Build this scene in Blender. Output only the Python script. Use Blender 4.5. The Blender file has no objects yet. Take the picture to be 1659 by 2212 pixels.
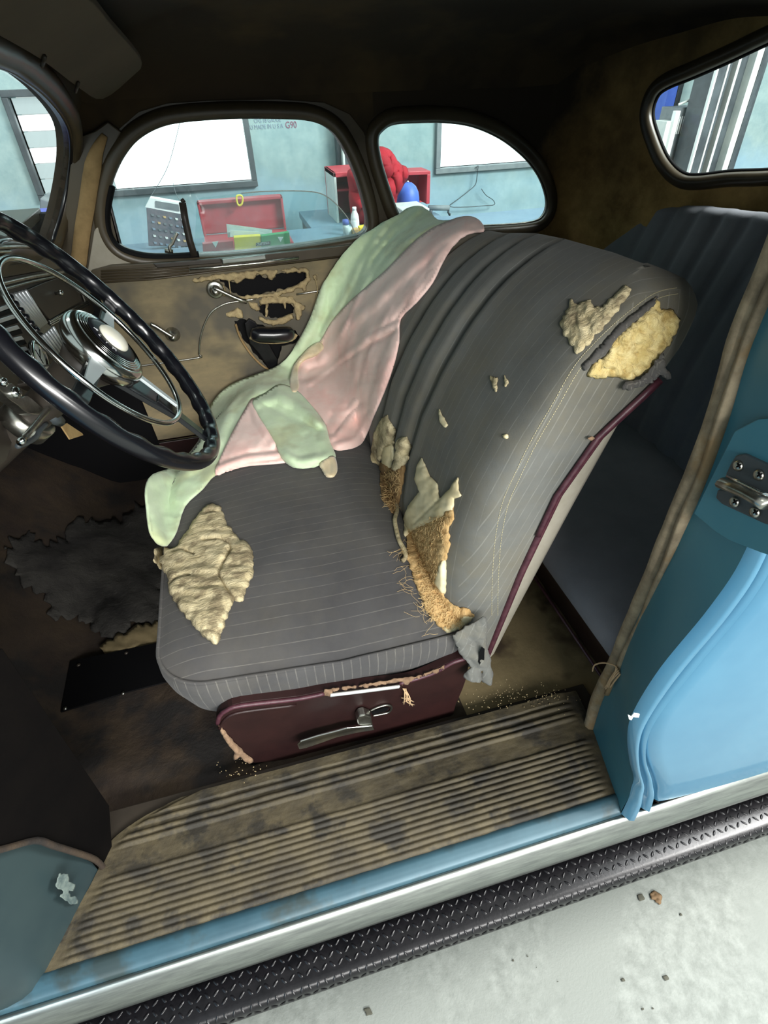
import bpy, bmesh, math, random
from mathutils import Vector, Matrix, noise
from mathutils.geometry import tessellate_polygon
from mathutils.bvhtree import BVHTree
random.seed(7)
SC = bpy.context.scene
COL = SC.collection
V = Vector
# ------------------------------------------------------------------ camera
FOC, CX, CY = 1178.0, 829.5, 1106.0
CAM = V((0.0, -0.32, 1.52))
aD = V((52, 1454, 1178)).normalized()
aX = V((6171, -1176, 1178)).normalized()
aX = (aX - aD * aX.dot(aD)).normalized()
aY = aD.cross(aX)
if aY.z < 0: aY = -aY
def ray(px, py):
    v = V((px - CX, py - CY, FOC))
    return V((v.dot(aX), v.dot(aY), -v.dot(aD)))
def P(px, py, X=None, Y=None, Z=None, D=None):
    r = ray(px, py)
    if X is not None: t = (X - CAM.x) / r.x
    elif Y is not None: t = (Y - CAM.y) / r.y
    elif Z is not None: t = (Z - CAM.z) / r.z
    else: t = D / r.length
    return CAM + r * t
def PP(px, py, o, n):
    r = ray(px, py)
    return CAM + r * ((V(o) - CAM).dot(V(n)) / r.dot(V(n)))
cd = bpy.data.cameras.new('camera'); cam = bpy.data.objects.new('camera', cd); COL.objects.link(cam)
SC.camera = cam
def w_of(v): return V((v[0] * aX[0] + v[1] * aX[1] + v[2] * aX[2], v[0] * aY[0] + v[1] * aY[1] + v[2] * aY[2], -(v[0] * aD[0] + v[1] * aD[1] + v[2] * aD[2])))
R_ = w_of((1, 0, 0)); U_ = w_of((0, -1, 0)); B_ = w_of((0, 0, -1))
cam.matrix_world = Matrix(((R_.x, U_.x, B_.x, CAM.x), (R_.y, U_.y, B_.y, CAM.y), (R_.z, U_.z, B_.z, CAM.z), (0, 0, 0, 1)))
cd.sensor_fit = 'VERTICAL'; cd.sensor_height = 24.0; cd.lens = 24.0 * FOC / 2212.0
cd.clip_start = 0.02; cd.clip_end = 60
# ------------------------------------------------------------------ world and lamps
wd = bpy.data.worlds.new('world'); SC.world = wd; wd.use_nodes = True
bg = wd.node_tree.nodes['Background']; bg.inputs[0].default_value = (0.92, 1.0, 0.97, 1); bg.inputs[1].default_value = 0.52
def area(name, loc, aim, sx, sy, power, col=(1.0, 0.99, 0.955)):
    l = bpy.data.lights.new(name, 'AREA'); l.shape = 'RECTANGLE'; l.size = sx; l.size_y = sy; l.energy = power; l.color = col
    o = bpy.data.objects.new(name, l); COL.objects.link(o); o.location = loc
    o.rotation_euler = (V(aim) - V(loc)).to_track_quat('-Z', 'Y').to_euler(); return o
area('ceiling_lamp_near', (2.6, -2.1, 3.2), (0.5, 0.3, 0.7), 2.6, 0.5, 42)
area('cabin_fill', (0.9, -4.2, 2.85), (0.3, 0.9, 1.0), 3.6, 1.3, 350)  # added soft fill from the near side to brighten the cabin, no visible source
area('ceiling_lamp_rear', (3.2, 1.6, 3.3), (2.4, 2.6, 1.0), 2.4, 0.4, 16)
area('ceiling_lamp_behind', (2.7, -0.2, 3.1), (1.15, 0.8, 1.2), 1.6, 0.6, 260)
area('ceiling_lamp_far', (0.2, 2.2, 3.3), (0.2, 3.2, 1.1), 4.0, 0.4, 42)
SC.view_settings.view_transform = 'Standard'; SC.view_settings.look = 'None'
SC.view_settings.gamma = 1.0; SC.view_settings.use_curve_mapping = False
SC.view_settings.exposure = 0.35
# ------------------------------------------------------------------ materials
def lin(c): return tuple(((x / 255) / 12.92 if x / 255 <= 0.04045 else ((x / 255 + 0.055) / 1.055) ** 2.4) for x in c)
class NT:
    def __init__(s, m): s.t = m.node_tree; s.n = s.t.nodes; s.l = s.t.links; s.b = s.n['Principled BSDF']
    def add(s, k, **kw):
        x = s.n.new(k)
        for a, b in kw.items(): setattr(x, a, b)
        return x
    def pos(s): return s.add('ShaderNodeNewGeometry').outputs['Position']
    def noise(s, scale, detail=4, rough=0.6, vec=None, sc=None):
        x = s.add('ShaderNodeTexNoise'); x.inputs['Scale'].default_value = scale; x.inputs['Detail'].default_value = detail; x.inputs['Roughness'].default_value = rough
        v = vec if vec is not None else s.pos()
        if sc:
            mp = s.add('ShaderNodeMapping'); mp.inputs['Scale'].default_value = sc; s.l.new(v, mp.inputs['Vector']); v = mp.outputs[0]
        s.l.new(v, x.inputs['Vector']); return x.outputs['Fac']
    def ramp(s, fac, stops):
        r = s.add('ShaderNodeValToRGB'); e = r.color_ramp.elements
        while len(e) < len(stops): e.new(0.5)
        for i, (p, c) in enumerate(stops):
            e[i].position = p; e[i].color = (*c, 1) if not isinstance(c, (int, float)) else (c, c, c, 1)
        s.l.new(fac, r.inputs[0]); return r.outputs[0]
    def mix(s, fac, a, b, mode='MIX'):
        x = s.add('ShaderNodeMix', data_type='RGBA', blend_type=mode)
        for i, v in ((0, fac), (6, a), (7, b)):
            if isinstance(v, (int, float)): x.inputs[i].default_value = v
            elif isinstance(v, tuple): x.inputs[i].default_value = (*v[:3], 1)
            else: s.l.new(v, x.inputs[i])
        return x.outputs[2]
    def math(s, op, a, b=0.0, c=0.0):
        x = s.add('ShaderNodeMath', operation=op)
        for i, v in enumerate((a, b, c)):
            if isinstance(v, (int, float)): x.inputs[i].default_value = v
            else: s.l.new(v, x.inputs[i])
        return x.outputs[0]
    def sep(s, v):
        x = s.add('ShaderNodeSeparateXYZ'); s.l.new(v, x.inputs[0]); return x.outputs
    def bump(s, h, strength=0.3, dist=0.002):
        x = s.add('ShaderNodeBump'); x.inputs['Strength'].default_value = strength; x.inputs['Distance'].default_value = dist
        s.l.new(h, x.inputs['Height']); s.l.new(x.outputs[0], s.b.inputs['Normal'])
    def base(s, c): s.l.new(c, s.b.inputs['Base Color'])
MATS = {}
def mat(name, c1, c2=None, rough=0.8, metal=0.0, nscale=20, bump=0.0, bscale=None, bdist=0.002, lo=0.35, hi=0.65, sc=None, coat=0.0, spec=None, alpha=None, sheen=0.0, c3=None, n3=4.0):
    m = bpy.data.materials.new(name); m.use_nodes = True; n = NT(m); MATS[name] = m
    c1 = lin(c1); n.b.inputs['Base Color'].default_value = (*c1, 1)
    n.b.inputs['Roughness'].default_value = rough; n.b.inputs['Metallic'].default_value = metal
    if spec is not None: n.b.inputs['Specular IOR Level'].default_value = spec
    if coat: n.b.inputs['Coat Weight'].default_value = coat
    if sheen: n.b.inputs['Sheen Weight'].default_value = sheen
    if c2:
        col = n.ramp(n.noise(nscale, 6, 0.65, sc=sc), [(lo, c1), (hi, lin(c2))])
        if c3: col = n.mix(n.ramp(n.noise(n3, 4, 0.6), [(0.5, 0.0), (0.62, 1.0)]), col, lin(c3))
        n.base(col)
    if bump: n.bump(n.noise(bscale or nscale * 4, 5, 0.7, sc=sc), bump, bdist)
    if alpha is not None: n.b.inputs['Alpha'].default_value = alpha
    return m
mat('concrete', (112, 117, 112), (134, 139, 134), 0.75, nscale=38, bump=0.5, bscale=160, c3=(121, 126, 121), n3=3)
mat('wall_paint', (134, 160, 166), (158, 178, 180), 0.85, nscale=3.5, bump=0.2, bscale=30)
mat('chrome', (205, 208, 205), None, 0.16, 1.0)
mat('chrome_dull', (150, 148, 140), (190, 190, 182), 0.32, 1.0, nscale=60)
mat('aluminium', (160, 165, 160), (132, 136, 134), 0.36, 1.0, nscale=14, sc=(1, 12, 12))
mat('black_plastic', (14, 15, 20), None, 0.28, spec=0.5, coat=0.3)
mat('blade', (196, 206, 208), None, 0.5, 0.4)
mat('hub_black', (12, 13, 20), None, 0.45)
mat('black_steel', (13, 13, 16), (25, 24, 27), 0.30, 0.15, nscale=40, bump=0.15, bscale=200, spec=0.45)
mat('black', (6, 6, 8), None, 0.7, spec=0.15)
mat('dark_brown', (44, 40, 36), (58, 52, 45), 0.42, nscale=6, spec=0.4)
mat('garnish', (54, 47, 35), (72, 63, 48), 0.36, nscale=5, spec=0.5, sc=(1, 1, 0.5))
mat('door_card', (106, 98, 78), (138, 124, 94), 0.9, nscale=5, bump=0.15, bscale=300, sc=(1, 1, 2.5), c3=(84, 80, 70), n3=3)
mat('headliner', (38, 30, 21), (50, 40, 27), 0.95, nscale=3, bump=0.15, bscale=200, c3=(66, 53, 33), n3=2.6)
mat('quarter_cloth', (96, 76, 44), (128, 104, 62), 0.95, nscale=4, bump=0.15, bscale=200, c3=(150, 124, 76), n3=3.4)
mat('tan_cloth', (118, 96, 62), (150, 124, 84), 0.9, nscale=14, bump=0.2, bscale=200)
mat('visor_cloth', (72, 63, 48), (80, 70, 54), 0.9, nscale=5)
mat('maroon', (32, 16, 16), (44, 23, 22), 0.45, nscale=8, bump=0.15, bscale=60, spec=0.4)
mat('maroon_piping', (58, 24, 36), (84, 48, 56), 0.45, nscale=60, bump=0.2, bscale=150)
mat('grey_card', (146, 140, 126), (156, 150, 137), 0.9, nscale=30)
mat('cotton', (190, 174, 134), (220, 206, 168), 0.95, nscale=26, bump=1.0, bscale=45, bdist=0.006, sc=(0.8, 2.4, 2.4), c3=(150, 136, 106), n3=30)
mat('cotton_yellow', (196, 172, 108), (226, 208, 152), 0.95, nscale=40, bump=1.0, bscale=70, bdist=0.005, sc=(1, 2, 0.7), c3=(176, 150, 90), n3=40)
mat('coir', (176, 140, 88), (214, 180, 126), 0.95, nscale=70, bump=0.8, bscale=160, bdist=0.004, sc=(1, 1, 0.35))
mat('coir_dark', (124, 96, 60), (162, 130, 86), 0.95, nscale=70, bump=1.0, bscale=160, bdist=0.004, sc=(1, 1, 0.35))
mat('muslin', (216, 200, 156), (232, 220, 182), 0.85, nscale=20, bump=0.15, bscale=60)
mat('thread', (196, 186, 150), None, 0.9)
mat('worn_edge', (112, 88, 68), (150, 122, 96), 0.9, nscale=60, bump=0.8, bscale=200)
mat('string', (190, 160, 124), None, 0.9)
mat('green_flannel', (198, 220, 180), (210, 230, 194), 0.95, nscale=24, bump=0.3, bscale=350, sheen=0.3, c3=(184, 194, 152), n3=5)
mat('pink_flannel', (252, 214, 204), (254, 222, 212), 0.95, nscale=20, bump=0.3, bscale=350, sheen=0.3, c3=(250, 204, 194), n3=7)
mat('satin', (206, 188, 150), (226, 210, 176), 0.35, nscale=18, sheen=0.4)
mat('welt_cloth', (122, 108, 88), (162, 146, 120), 0.9, nscale=34, bump=0.4, bscale=180, c3=(140, 116, 84), n3=16)
mat('rubber_mat', (54, 48, 36), (84, 75, 54), 0.7, nscale=12, bump=0.6, bscale=90, c3=(42, 38, 30), n3=17)
mat('floor_mat', (36, 26, 20), (58, 46, 32), 0.85, nscale=7, bump=0.6, bscale=40, bdist=0.006, c3=(24, 20, 18), n3=6)
mat('floor_rear', (118, 104, 74), (140, 124, 90), 0.85, nscale=9, bump=0.5, bscale=80, c3=(70, 56, 40), n3=5)
mat('felt', (26, 24, 23), (62, 60, 56), 0.95, nscale=7, bump=0.8, bscale=40, bdist=0.01)
mat('red_paint', (168, 40, 52), (186, 70, 80), 0.45, nscale=8)
mat('red_deep', (166, 14, 34), (140, 12, 30), 0.8, nscale=10)
mat('yellow', (232, 206, 60), None, 0.6)
mat('green_card', (60, 150, 90), None, 0.6)
mat('white', (228, 232, 230), None, 0.6)
mat('paper', (222, 226, 222), (204, 208, 204), 0.8, nscale=30)
mat('print_dark', (70, 78, 88), (104, 96, 104), 0.7, nscale=40)
mat('blue_plastic', (60, 92, 180), (76, 108, 196), 0.5, nscale=10)
mat('violet_blue', (84, 92, 176), (96, 106, 190), 0.6, nscale=6)
mat('grey_plastic', (96, 104, 108), (120, 128, 130), 0.6, nscale=12)
mat('steel_dark', (46, 52, 56), (68, 76, 80), 0.5, nscale=8)
mat('steel_light', (176, 186, 184), (200, 206, 200), 0.5, nscale=8)
mat('bench_top', (104, 128, 146), (114, 138, 154), 0.8, nscale=6)
mat('wood_tan', (178, 146, 96), (200, 170, 118), 0.8, nscale=20)
mat('ink_red', (120, 70, 92), None, 0.8)
mat('ink_grey', (118, 134, 150), None, 0.8)
mat('ink_white', (190, 192, 196), None, 0.5)
mat('cream', (206, 204, 186), (226, 224, 210), 0.4, nscale=20)
mat('leaf_brown', (104, 82, 56), None, 0.8)
mat('dirt', (70, 70, 60), None, 0.9)
mat('kick_dark', (7, 6, 6), (11, 9, 8), 0.95, nscale=8, bump=0.4, spec=0.05)
mat('paint_worn', (44, 58, 60), (36, 50, 54), 0.38, 0.1, nscale=5, spec=0.5)
mat('bare_patch', (108, 120, 114), (66, 80, 80), 0.7, nscale=60)
mat('bar_metal', (196, 202, 206), None, 0.4, 0.6)
mat('sill_paint', (42, 70, 82), (56, 86, 98), 0.42, 0.2, nscale=6, spec=0.5, c3=(44, 58, 60), n3=11)
def mk_blue():
    m = bpy.data.materials.new('blue_paint'); m.use_nodes = True; n = NT(m); MATS['blue_paint'] = m
    n.base(n.ramp(n.noise(5, 4), [(0.3, lin((64, 116, 146))), (0.7, lin((76, 128, 156)))]))
    n.b.inputs['Metallic'].default_value = 0.25; n.b.inputs['Roughness'].default_value = 0.35; n.b.inputs['Coat Weight'].default_value = 0.4
    n.bump(n.noise(3, 3), 0.1, 0.01)
mk_blue()
def mk_jamb():
    m = bpy.data.materials.new('jamb_paint'); m.use_nodes = True; n = NT(m); MATS['jamb_paint'] = m
    n.base(n.ramp(n.noise(7, 5), [(0.3, lin((58, 118, 138))), (0.7, lin((70, 126, 140)))]))
    n.b.inputs['Metallic'].default_value = 0.1; n.b.inputs['Roughness'].default_value = 0.45
mk_jamb()
def mk_fabric(name, base, dark, stripe, pitch_y, pitch_x, amount, dustamt=0.7):
    """charcoal broadcloth; woven pinstripes run along the car on the top faces and up the side faces"""
    m = bpy.data.materials.new(name); m.use_nodes = True; n = NT(m); MATS[name] = m
    g = n.add('ShaderNodeNewGeometry'); p = n.sep(g.outputs['Position']); nr = n.sep(g.outputs['True Normal'])
    side = n.math('GREATER_THAN', n.math('ABSOLUTE', nr[1]), 0.72)
    xl = n.math('SUBTRACT', p[0], n.math('MULTIPLY', p[2], pitch_x[1]))
    sy = n.math('FRACT', n.math('DIVIDE', p[1], pitch_y)); sx = n.math('FRACT', n.math('DIVIDE', xl, pitch_x[0]))
    ly = n.math('LESS_THAN', n.math('ABSOLUTE', n.math('SUBTRACT', sy, 0.5)), 0.028 * 0.02 / pitch_y * 1.2)
    lx = n.math('LESS_THAN', n.math('ABSOLUTE', n.math('SUBTRACT', sx, 0.5)), 0.03 * 0.02 / pitch_x[0] * 1.6)
    li = n.math('ADD', n.math('MULTIPLY', side, lx), n.math('MULTIPLY', n.math('SUBTRACT', 1.0, side), ly))
    br = n.ramp(n.noise(30, 3), [(0.35, 0.25), (0.6, 1.0)])
    li = n.math('MULTIPLY', n.math('MULTIPLY', li, br), amount)
    c = n.ramp(n.noise(5, 6, 0.65), [(0.35, lin(base)), (0.65, lin(dark))])
    dust = n.ramp(n.noise(2.2, 6, 0.75), [(0.42, 0.0), (0.66, dustamt)])
    c = n.mix(dust, c, lin((112, 104, 82)))
    n.base(n.mix(li, c, lin(stripe)))
    n.b.inputs['Roughness'].default_value = 0.95; n.b.inputs['Sheen Weight'].default_value = 0.08
    n.bump(n.noise(400, 3), 0.3, 0.0008)
mk_fabric('seat_cloth', (78, 77, 77), (64, 63, 64), (190, 184, 172), 0.0235, (0.0165, 0.0), 0.14, 0.22)
mk_fabric('back_cloth', (106, 107, 103), (86, 87, 84), (196, 196, 188), 0.022, (0.0185, 0.42), 0.14)
mk_fabric('rear_cloth', (136, 136, 143), (122, 122, 129), (120, 120, 126), 0.02, (0.0185, 0.3), 0.1, 0.0)
def mk_glass():
    m = bpy.data.materials.new('glass'); m.use_nodes = True; n = NT(m); MATS['glass'] = m
    for x in list(n.n):
        if x.type != 'OUTPUT_MATERIAL': n.n.remove(x)
    out = n.n[0]; tr = n.add('ShaderNodeBsdfTransparent'); tr.inputs[0].default_value = (0.88, 0.96, 0.96, 1)
    gl = n.add('ShaderNodeBsdfGlossy'); gl.inputs['Roughness'].default_value = 0.03
    df = n.add('ShaderNodeBsdfDiffuse'); df.inputs[0].default_value = (0.8, 0.9, 0.95, 1)
    geo = n.add('ShaderNodeNewGeometry'); fac = n.noise(9, 6, 0.75, vec=geo.outputs['Position'])
    r = n.ramp(fac, [(0.45, 0.03), (0.75, 0.10)])
    m1 = n.add('ShaderNodeMixShader'); n.l.new(r, m1.inputs[0]); n.l.new(tr.outputs[0], m1.inputs[1]); n.l.new(df.outputs[0], m1.inputs[2])
    m2 = n.add('ShaderNodeMixShader'); m2.inputs[0].default_value = 0.04; n.l.new(m1.outputs[0], m2.inputs[1]); n.l.new(gl.outputs[0], m2.inputs[2])
    n.l.new(m2.outputs[0], out.inputs[0])
mk_glass()
def mk_emit(name, c, s, nz=0.0):
    m = bpy.data.materials.new(name); m.use_nodes = True; n = NT(m); MATS[name] = m
    n.b.inputs['Base Color'].default_value = (0.08, 0.09, 0.09, 1); n.b.inputs['Emission Color'].default_value = (*c, 1); n.b.inputs['Emission Strength'].default_value = s
mk_emit('daylight', (0.93, 1.0, 1.0), 2.6)
mk_emit('daylight_soft', (0.80, 0.96, 0.96), 0.52)
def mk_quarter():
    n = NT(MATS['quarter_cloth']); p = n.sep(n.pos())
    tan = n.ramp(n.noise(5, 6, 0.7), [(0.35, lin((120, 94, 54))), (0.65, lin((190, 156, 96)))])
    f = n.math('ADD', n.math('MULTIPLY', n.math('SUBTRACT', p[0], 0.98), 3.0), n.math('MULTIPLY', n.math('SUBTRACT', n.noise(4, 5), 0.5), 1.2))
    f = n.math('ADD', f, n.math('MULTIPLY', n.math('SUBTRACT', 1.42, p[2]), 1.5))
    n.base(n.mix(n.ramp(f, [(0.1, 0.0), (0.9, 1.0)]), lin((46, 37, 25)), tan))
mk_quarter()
# ------------------------------------------------------------------ helpers
def props(o, label=None, cat=None, group=None, kind=None):
    for k, v in (('label', label), ('category', cat), ('group', group), ('kind', kind)):
        if v: o[k] = v
    return o
def link(o, parent):
    COL.objects.link(o)
    if parent is not None:
        o.parent = parent
        o.matrix_parent_inverse = Matrix.Translation(-V(parent.location))
    return o
def thing(name, loc, label, cat, group=None, kind=None):
    o = bpy.data.objects.new(name, None); o.empty_display_size = 0.05; COL.objects.link(o); o.location = loc
    return props(o, label, cat, group, kind)
def mesh(name, vs, fs, m, parent=None, smooth=True, solid=0.0, sub=0, off=0.0, bev=0.0):
    me = bpy.data.meshes.new(name); me.from_pydata([tuple(v) for v in vs], [], fs)
    if smooth: me.shade_smooth()
    me.materials.append(MATS[m]); me.update()
    o = bpy.data.objects.new(name, me); link(o, parent)
    if bev:
        b = o.modifiers.new('b', 'BEVEL'); b.width = bev; b.segments = 2; b.limit_method = 'ANGLE'
    if solid:
        s = o.modifiers.new('s', 'SOLIDIFY'); s.thickness = solid; s.offset = off
    if sub:
        s = o.modifiers.new('u', 'SUBSURF'); s.levels = s.render_levels = sub
    return o
def cr(pts, n=6, closed=False):
    """Catmull-Rom through pts (tuples of any length)"""
    L = len(pts); out = []
    rng = range(L) if closed else range(L - 1)
    for i in rng:
        if closed: p0, p1, p2, p3 = pts[(i - 1) % L], pts[i], pts[(i + 1) % L], pts[(i + 2) % L]
        else: p0, p1, p2, p3 = pts[max(i - 1, 0)], pts[i], pts[i + 1], pts[min(i + 2, L - 1)]
        for k in range(n):
            t = k / n
            out.append(tuple(0.5 * ((2 * b) + (-a + c) * t + (2 * a - 5 * b + 4 * c - d) * t * t + (-a + 3 * b - 3 * c + d) * t ** 3) for a, b, c, d in zip(p0, p1, p2, p3)))
    if not closed: out.append(tuple(pts[-1]))
    return out
def sweep(name, pts, prof, m, parent=None, closed=False, up=None, smooth=True, caps=True, scale=None):
    """sweep a closed 2-D profile [(a,b)] along 3-D pts; a along side, b along up"""
    pts = [V(p) for p in pts]; n = len(pts); vs = []; k = len(prof); u = V(up) if up is not None else None
    prevN = None
    for i, p in enumerate(pts):
        if closed: t = (pts[(i + 1) % n] - pts[i - 1]).normalized()
        else: t = (pts[min(i + 1, n - 1)] - pts[max(i - 1, 0)]).normalized()
        if u is not None:
            s = t.cross(u).normalized(); w = s.cross(t).normalized()
        else:
            if prevN is None:
                a = V((0, 0, 1)) if abs(t.z) < 0.9 else V((0, 1, 0)); s = t.cross(a).normalized()
            else: s = (prevN - t * prevN.dot(t)).normalized()
            prevN = s; w = s.cross(t).normalized()
        sc = scale[i] if scale else 1.0
        for a, b in prof: vs.append(p + s * a * sc + w * b * sc)
    fs = []
    for i in range(n if closed else n - 1):
        j = (i + 1) % n
        for q in range(k): fs.append((i * k + q, i * k + (q + 1) % k, j * k + (q + 1) % k, j * k + q))
    if caps and not closed: fs.append(tuple(range(k))[::-1]); fs.append(tuple(range((n - 1) * k, n * k)))
    return mesh(name, vs, fs, m, parent, smooth)
def circle(r, k=8, ry=None): return [(r * math.cos(2 * math.pi * i / k), (ry or r) * math.sin(2 * math.pi * i / k)) for i in range(k)]
def tube(name, pts, r, m, parent=None, k=8, closed=False, n=0, scale=None):
    if n: pts = cr([tuple(p) for p in pts], n, closed)
    return sweep(name, pts, circle(r, k), m, parent, closed, scale=scale)
def box(name, lo, hi, m, parent=None, bev=0.003, rot=None, at=None):
    lo, hi = V(lo), V(hi); vs = [V((x, y, z)) for x in (lo.x, hi.x) for y in (lo.y, hi.y) for z in (lo.z, hi.z)]
    if rot: vs = [rot @ v + V(at) for v in vs]
    fs = [(0, 1, 3, 2), (4, 6, 7, 5), (0, 4, 5, 1), (2, 3, 7, 6), (0, 2, 6, 4), (1, 5, 7, 3)]
    return mesh(name, vs, fs, m, parent, False, bev=bev)
def prism(name, poly, ext, m, parent=None, bev=0.0, smooth=False, holes=()):
    """flat polygon (3-D points) with optional holes, extruded by vector ext"""
    loops = [[V(p) for p in poly]] + [[V(p) for p in h] for h in holes]
    tris = tessellate_polygon(loops); vs = [p for l in loops for p in l]; n = len(vs); e = V(ext)
    vs2 = vs + [p + e for p in vs]; fs = [tuple(t) for t in tris] + [tuple(i + n for i in reversed(t)) for t in tris]; s = 0
    for l in loops:
        k = len(l)
        for i in range(k): fs.append((s + i, s + (i + 1) % k, s + (i + 1) % k + n, s + i + n))
        s += k
    o = mesh(name, vs2, fs, m, parent, smooth, bev=bev)
    bm = bmesh.new(); bm.from_mesh(o.data); bmesh.ops.recalc_face_normals(bm, faces=bm.faces); bm.to_mesh(o.data); bm.free()
    return o
def grid(name, rows, m, parent=None, smooth=True, solid=0.0, closed_u=False, keep=None, sub=0, off=0.0):
    R, K = len(rows), len(rows[0]); vs = [V(p) for r in rows for p in r]; fs = []
    for i in range(R - 1):
        for j in range(K if closed_u else K - 1):
            a, b, c, d = i * K + j, i * K + (j + 1) % K, (i + 1) * K + (j + 1) % K, (i + 1) * K + j
            if keep is None or keep((vs[a] + vs[c]) / 2): fs.append((a, b, c, d))
    return mesh(name, vs, fs, m, parent, smooth, solid, sub, off)
def lathe(name, prof, o, ax, m, parent=None, k=32, smooth=True):
    """prof [(r,h)] round axis ax from o"""
    ax = V(ax).normalized(); a = ax.orthogonal().normalized(); b = ax.cross(a); vs = []; fs = []
    for r, h in prof:
        for i in range(k):
            t = 2 * math.pi * i / k; vs.append(V(o) + ax * h + (a * math.cos(t) + b * math.sin(t)) * r)
    for i in range(len(prof) - 1):
        for j in range(k): fs.append((i * k + j, i * k + (j + 1) % k, (i + 1) * k + (j + 1) % k, (i + 1) * k + j))
    fs.append(tuple(range(k))[::-1]); fs.append(tuple(range((len(prof) - 1) * k, len(prof) * k)))
    return mesh(name, vs, fs, m, parent, smooth)
def inside(poly, x, y):
    c = False; j = len(poly) - 1
    for i in range(len(poly)):
        xi, yi = poly[i][:2]; xj, yj = poly[j][:2]
        if (yi > y) != (yj > y) and x < (xj - xi) * (y - yi) / (yj - yi) + xi: c = not c
        j = i
    return c
def edge_d(poly, x, y):
    best = 1e9
    for i in range(len(poly)):
        ax, ay = poly[i - 1][:2]; bx, by = poly[i][:2]; dx, dy = bx - ax, by - ay; l = dx * dx + dy * dy
        t = 0 if l == 0 else max(0, min(1, ((x - ax) * dx + (y - ay) * dy) / l)); d = math.hypot(x - ax - t * dx, y - ay - t * dy)
        if d < best: best = d
    return best
def seg_d(line, x, y):
    best = 1e9
    for i in range(len(line) - 1):
        ax, ay = line[i][:2]; bx, by = line[i + 1][:2]; dx, dy = bx - ax, by - ay; l = dx * dx + dy * dy
        t = 0 if l == 0 else max(0, min(1, ((x - ax) * dx + (y - ay) * dy) / l)); d = math.hypot(x - ax - t * dx, y - ay - t * dy)
        if d < best: best = d
    return best
def rough(poly, amp, step=6, closed=True, seed=0.0):
    """subdivide a pixel outline and give it a torn edge"""
    out = []; n = len(poly)
    for i in range(n if closed else n - 1):
        a, b = poly[i], poly[(i + 1) % n]; d = math.hypot(b[0] - a[0], b[1] - a[1]); k = max(1, int(d / step)); nx, ny = -(b[1] - a[1]) / max(d, 1e-6), (b[0] - a[0]) / max(d, 1e-6)
        for q in range(k):
            t = q / k; x = a[0] + (b[0] - a[0]) * t; y = a[1] + (b[1] - a[1]) * t
            w = amp * noise.noise(V((x * 0.13 + seed, y * 0.13, seed))) * 2; out.append((x + nx * w, y + ny * w))
    return out
def bvh_of(*objs):
    vs = []; fs = []
    for o in objs:
        b = len(vs); vs += [v.co.copy() for v in o.data.vertices]; fs += [tuple(i + b for i in p.vertices) for p in o.data.polygons]
    return BVHTree.FromPolygons(vs, fs)
def patch(name, outline, surf, m, parent=None, step=5.0, h=0.006, rim=10.0, amp=0.003, ns=0.05, stretch=(1, 1), solid=0.002, folds=(), seed=0.0, creases=(), smooth=True):
    """a loose piece of material lying on a real surface: the surface is found by `surf` (pixel -> point, normal); the piece is h thick
    in its middle, thins to its torn edge, and is lumpy by amp.  folds: (polyline, width, height) rolls; creases the same, inward"""
    xs = [p[0] for p in outline]; ys = [p[1] for p in outline]; x0, y0 = min(xs), min(ys)
    nx = int((max(xs) - x0) / step) + 2; ny = int((max(ys) - y0) / step) + 2
    idx = {}; vs = []; fs = []; cells = []
    for j in range(ny):
        for i in range(nx):
            cx, cy = x0 + (i + .5) * step, y0 + (j + .5) * step
            if inside(outline, cx, cy): cells.append((i, j))
    def vert(i, j):
        if (i, j) in idx: return idx[(i, j)]
        x, y = x0 + i * step, y0 + j * step
        if edge_d(outline, x, y) < step * 1.45:       # snap border vertices to the outline
            best = None
            for q in range(len(outline)):
                ax, ay = outline[q - 1]; bx, by = outline[q]; dx, dy = bx - ax, by - ay; l = dx * dx + dy * dy
                t = 0 if l == 0 else max(0, min(1, ((x - ax) * dx + (y - ay) * dy) / l)); qx, qy = ax + t * dx, ay + t * dy
                d = math.hypot(x - qx, y - qy)
                if best is None or d < best[0]: best = (d, qx, qy)
            nb = [(i - 1, j - 1), (i, j - 1), (i - 1, j), (i, j)]
            if sum(c in cset for c in nb) < 4: x, y = best[1], best[2]
        s = surf(x, y)
        if s is None: idx[(i, j)] = None; return None
        p, n = s; d = edge_d(outline, x, y); e = min(1.0, d / rim); e = e * (2 - e)
        f = h * e + amp * e * noise.fractal(V((x * ns * stretch[0] + seed, y * ns * stretch[1], seed)), 0.9, 2.0, 4)
        for line, w, hh in folds:
            q = seg_d(line, x, y)
            if q < w: f += hh * (0.5 + 0.5 * math.cos(math.pi * q / w)) * min(1, 0.3 + d / rim)
        for line, w, hh in creases:
            q = seg_d(line, x, y)
            if q < w: f -= hh * (1 - q / w)
        vs.append(p + n * max(f, 0.0006)); idx[(i, j)] = len(vs) - 1; return len(vs) - 1
    cset = set(cells)
    for i, j in cells:
        q = [vert(i, j), vert(i + 1, j), vert(i + 1, j + 1), vert(i, j + 1)]
        if None not in q: fs.append(tuple(q))
    return mesh(name, vs, fs, m, parent, smooth, solid=solid, off=-1)
def on(bvh, fallback=None):
    def f(x, y):
        r = ray(x, y).normalized(); hit = bvh.ray_cast(CAM, r)
        if hit[0] is None: return fallback(x, y) if fallback else None
        n = hit[1]
        if n.dot(r) > 0: n = -n
        n = (n * 0.5 - r * 0.5).normalized()
        return hit[0], n
    return f
def rbf(ctrl, back=0.0):
    """smooth distance field through (px, py, distance) control points"""
    def f(x, y):
        sw = sd = 0
        for cx, cy, d in ctrl:
            w = 1.0 / ((x - cx) ** 2 + (y - cy) ** 2 + 60.0) ** 1.6; sw += w; sd += w * d
        r = ray(x, y).normalized(); return CAM + r * (sd / sw), -r
    return f
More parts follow.
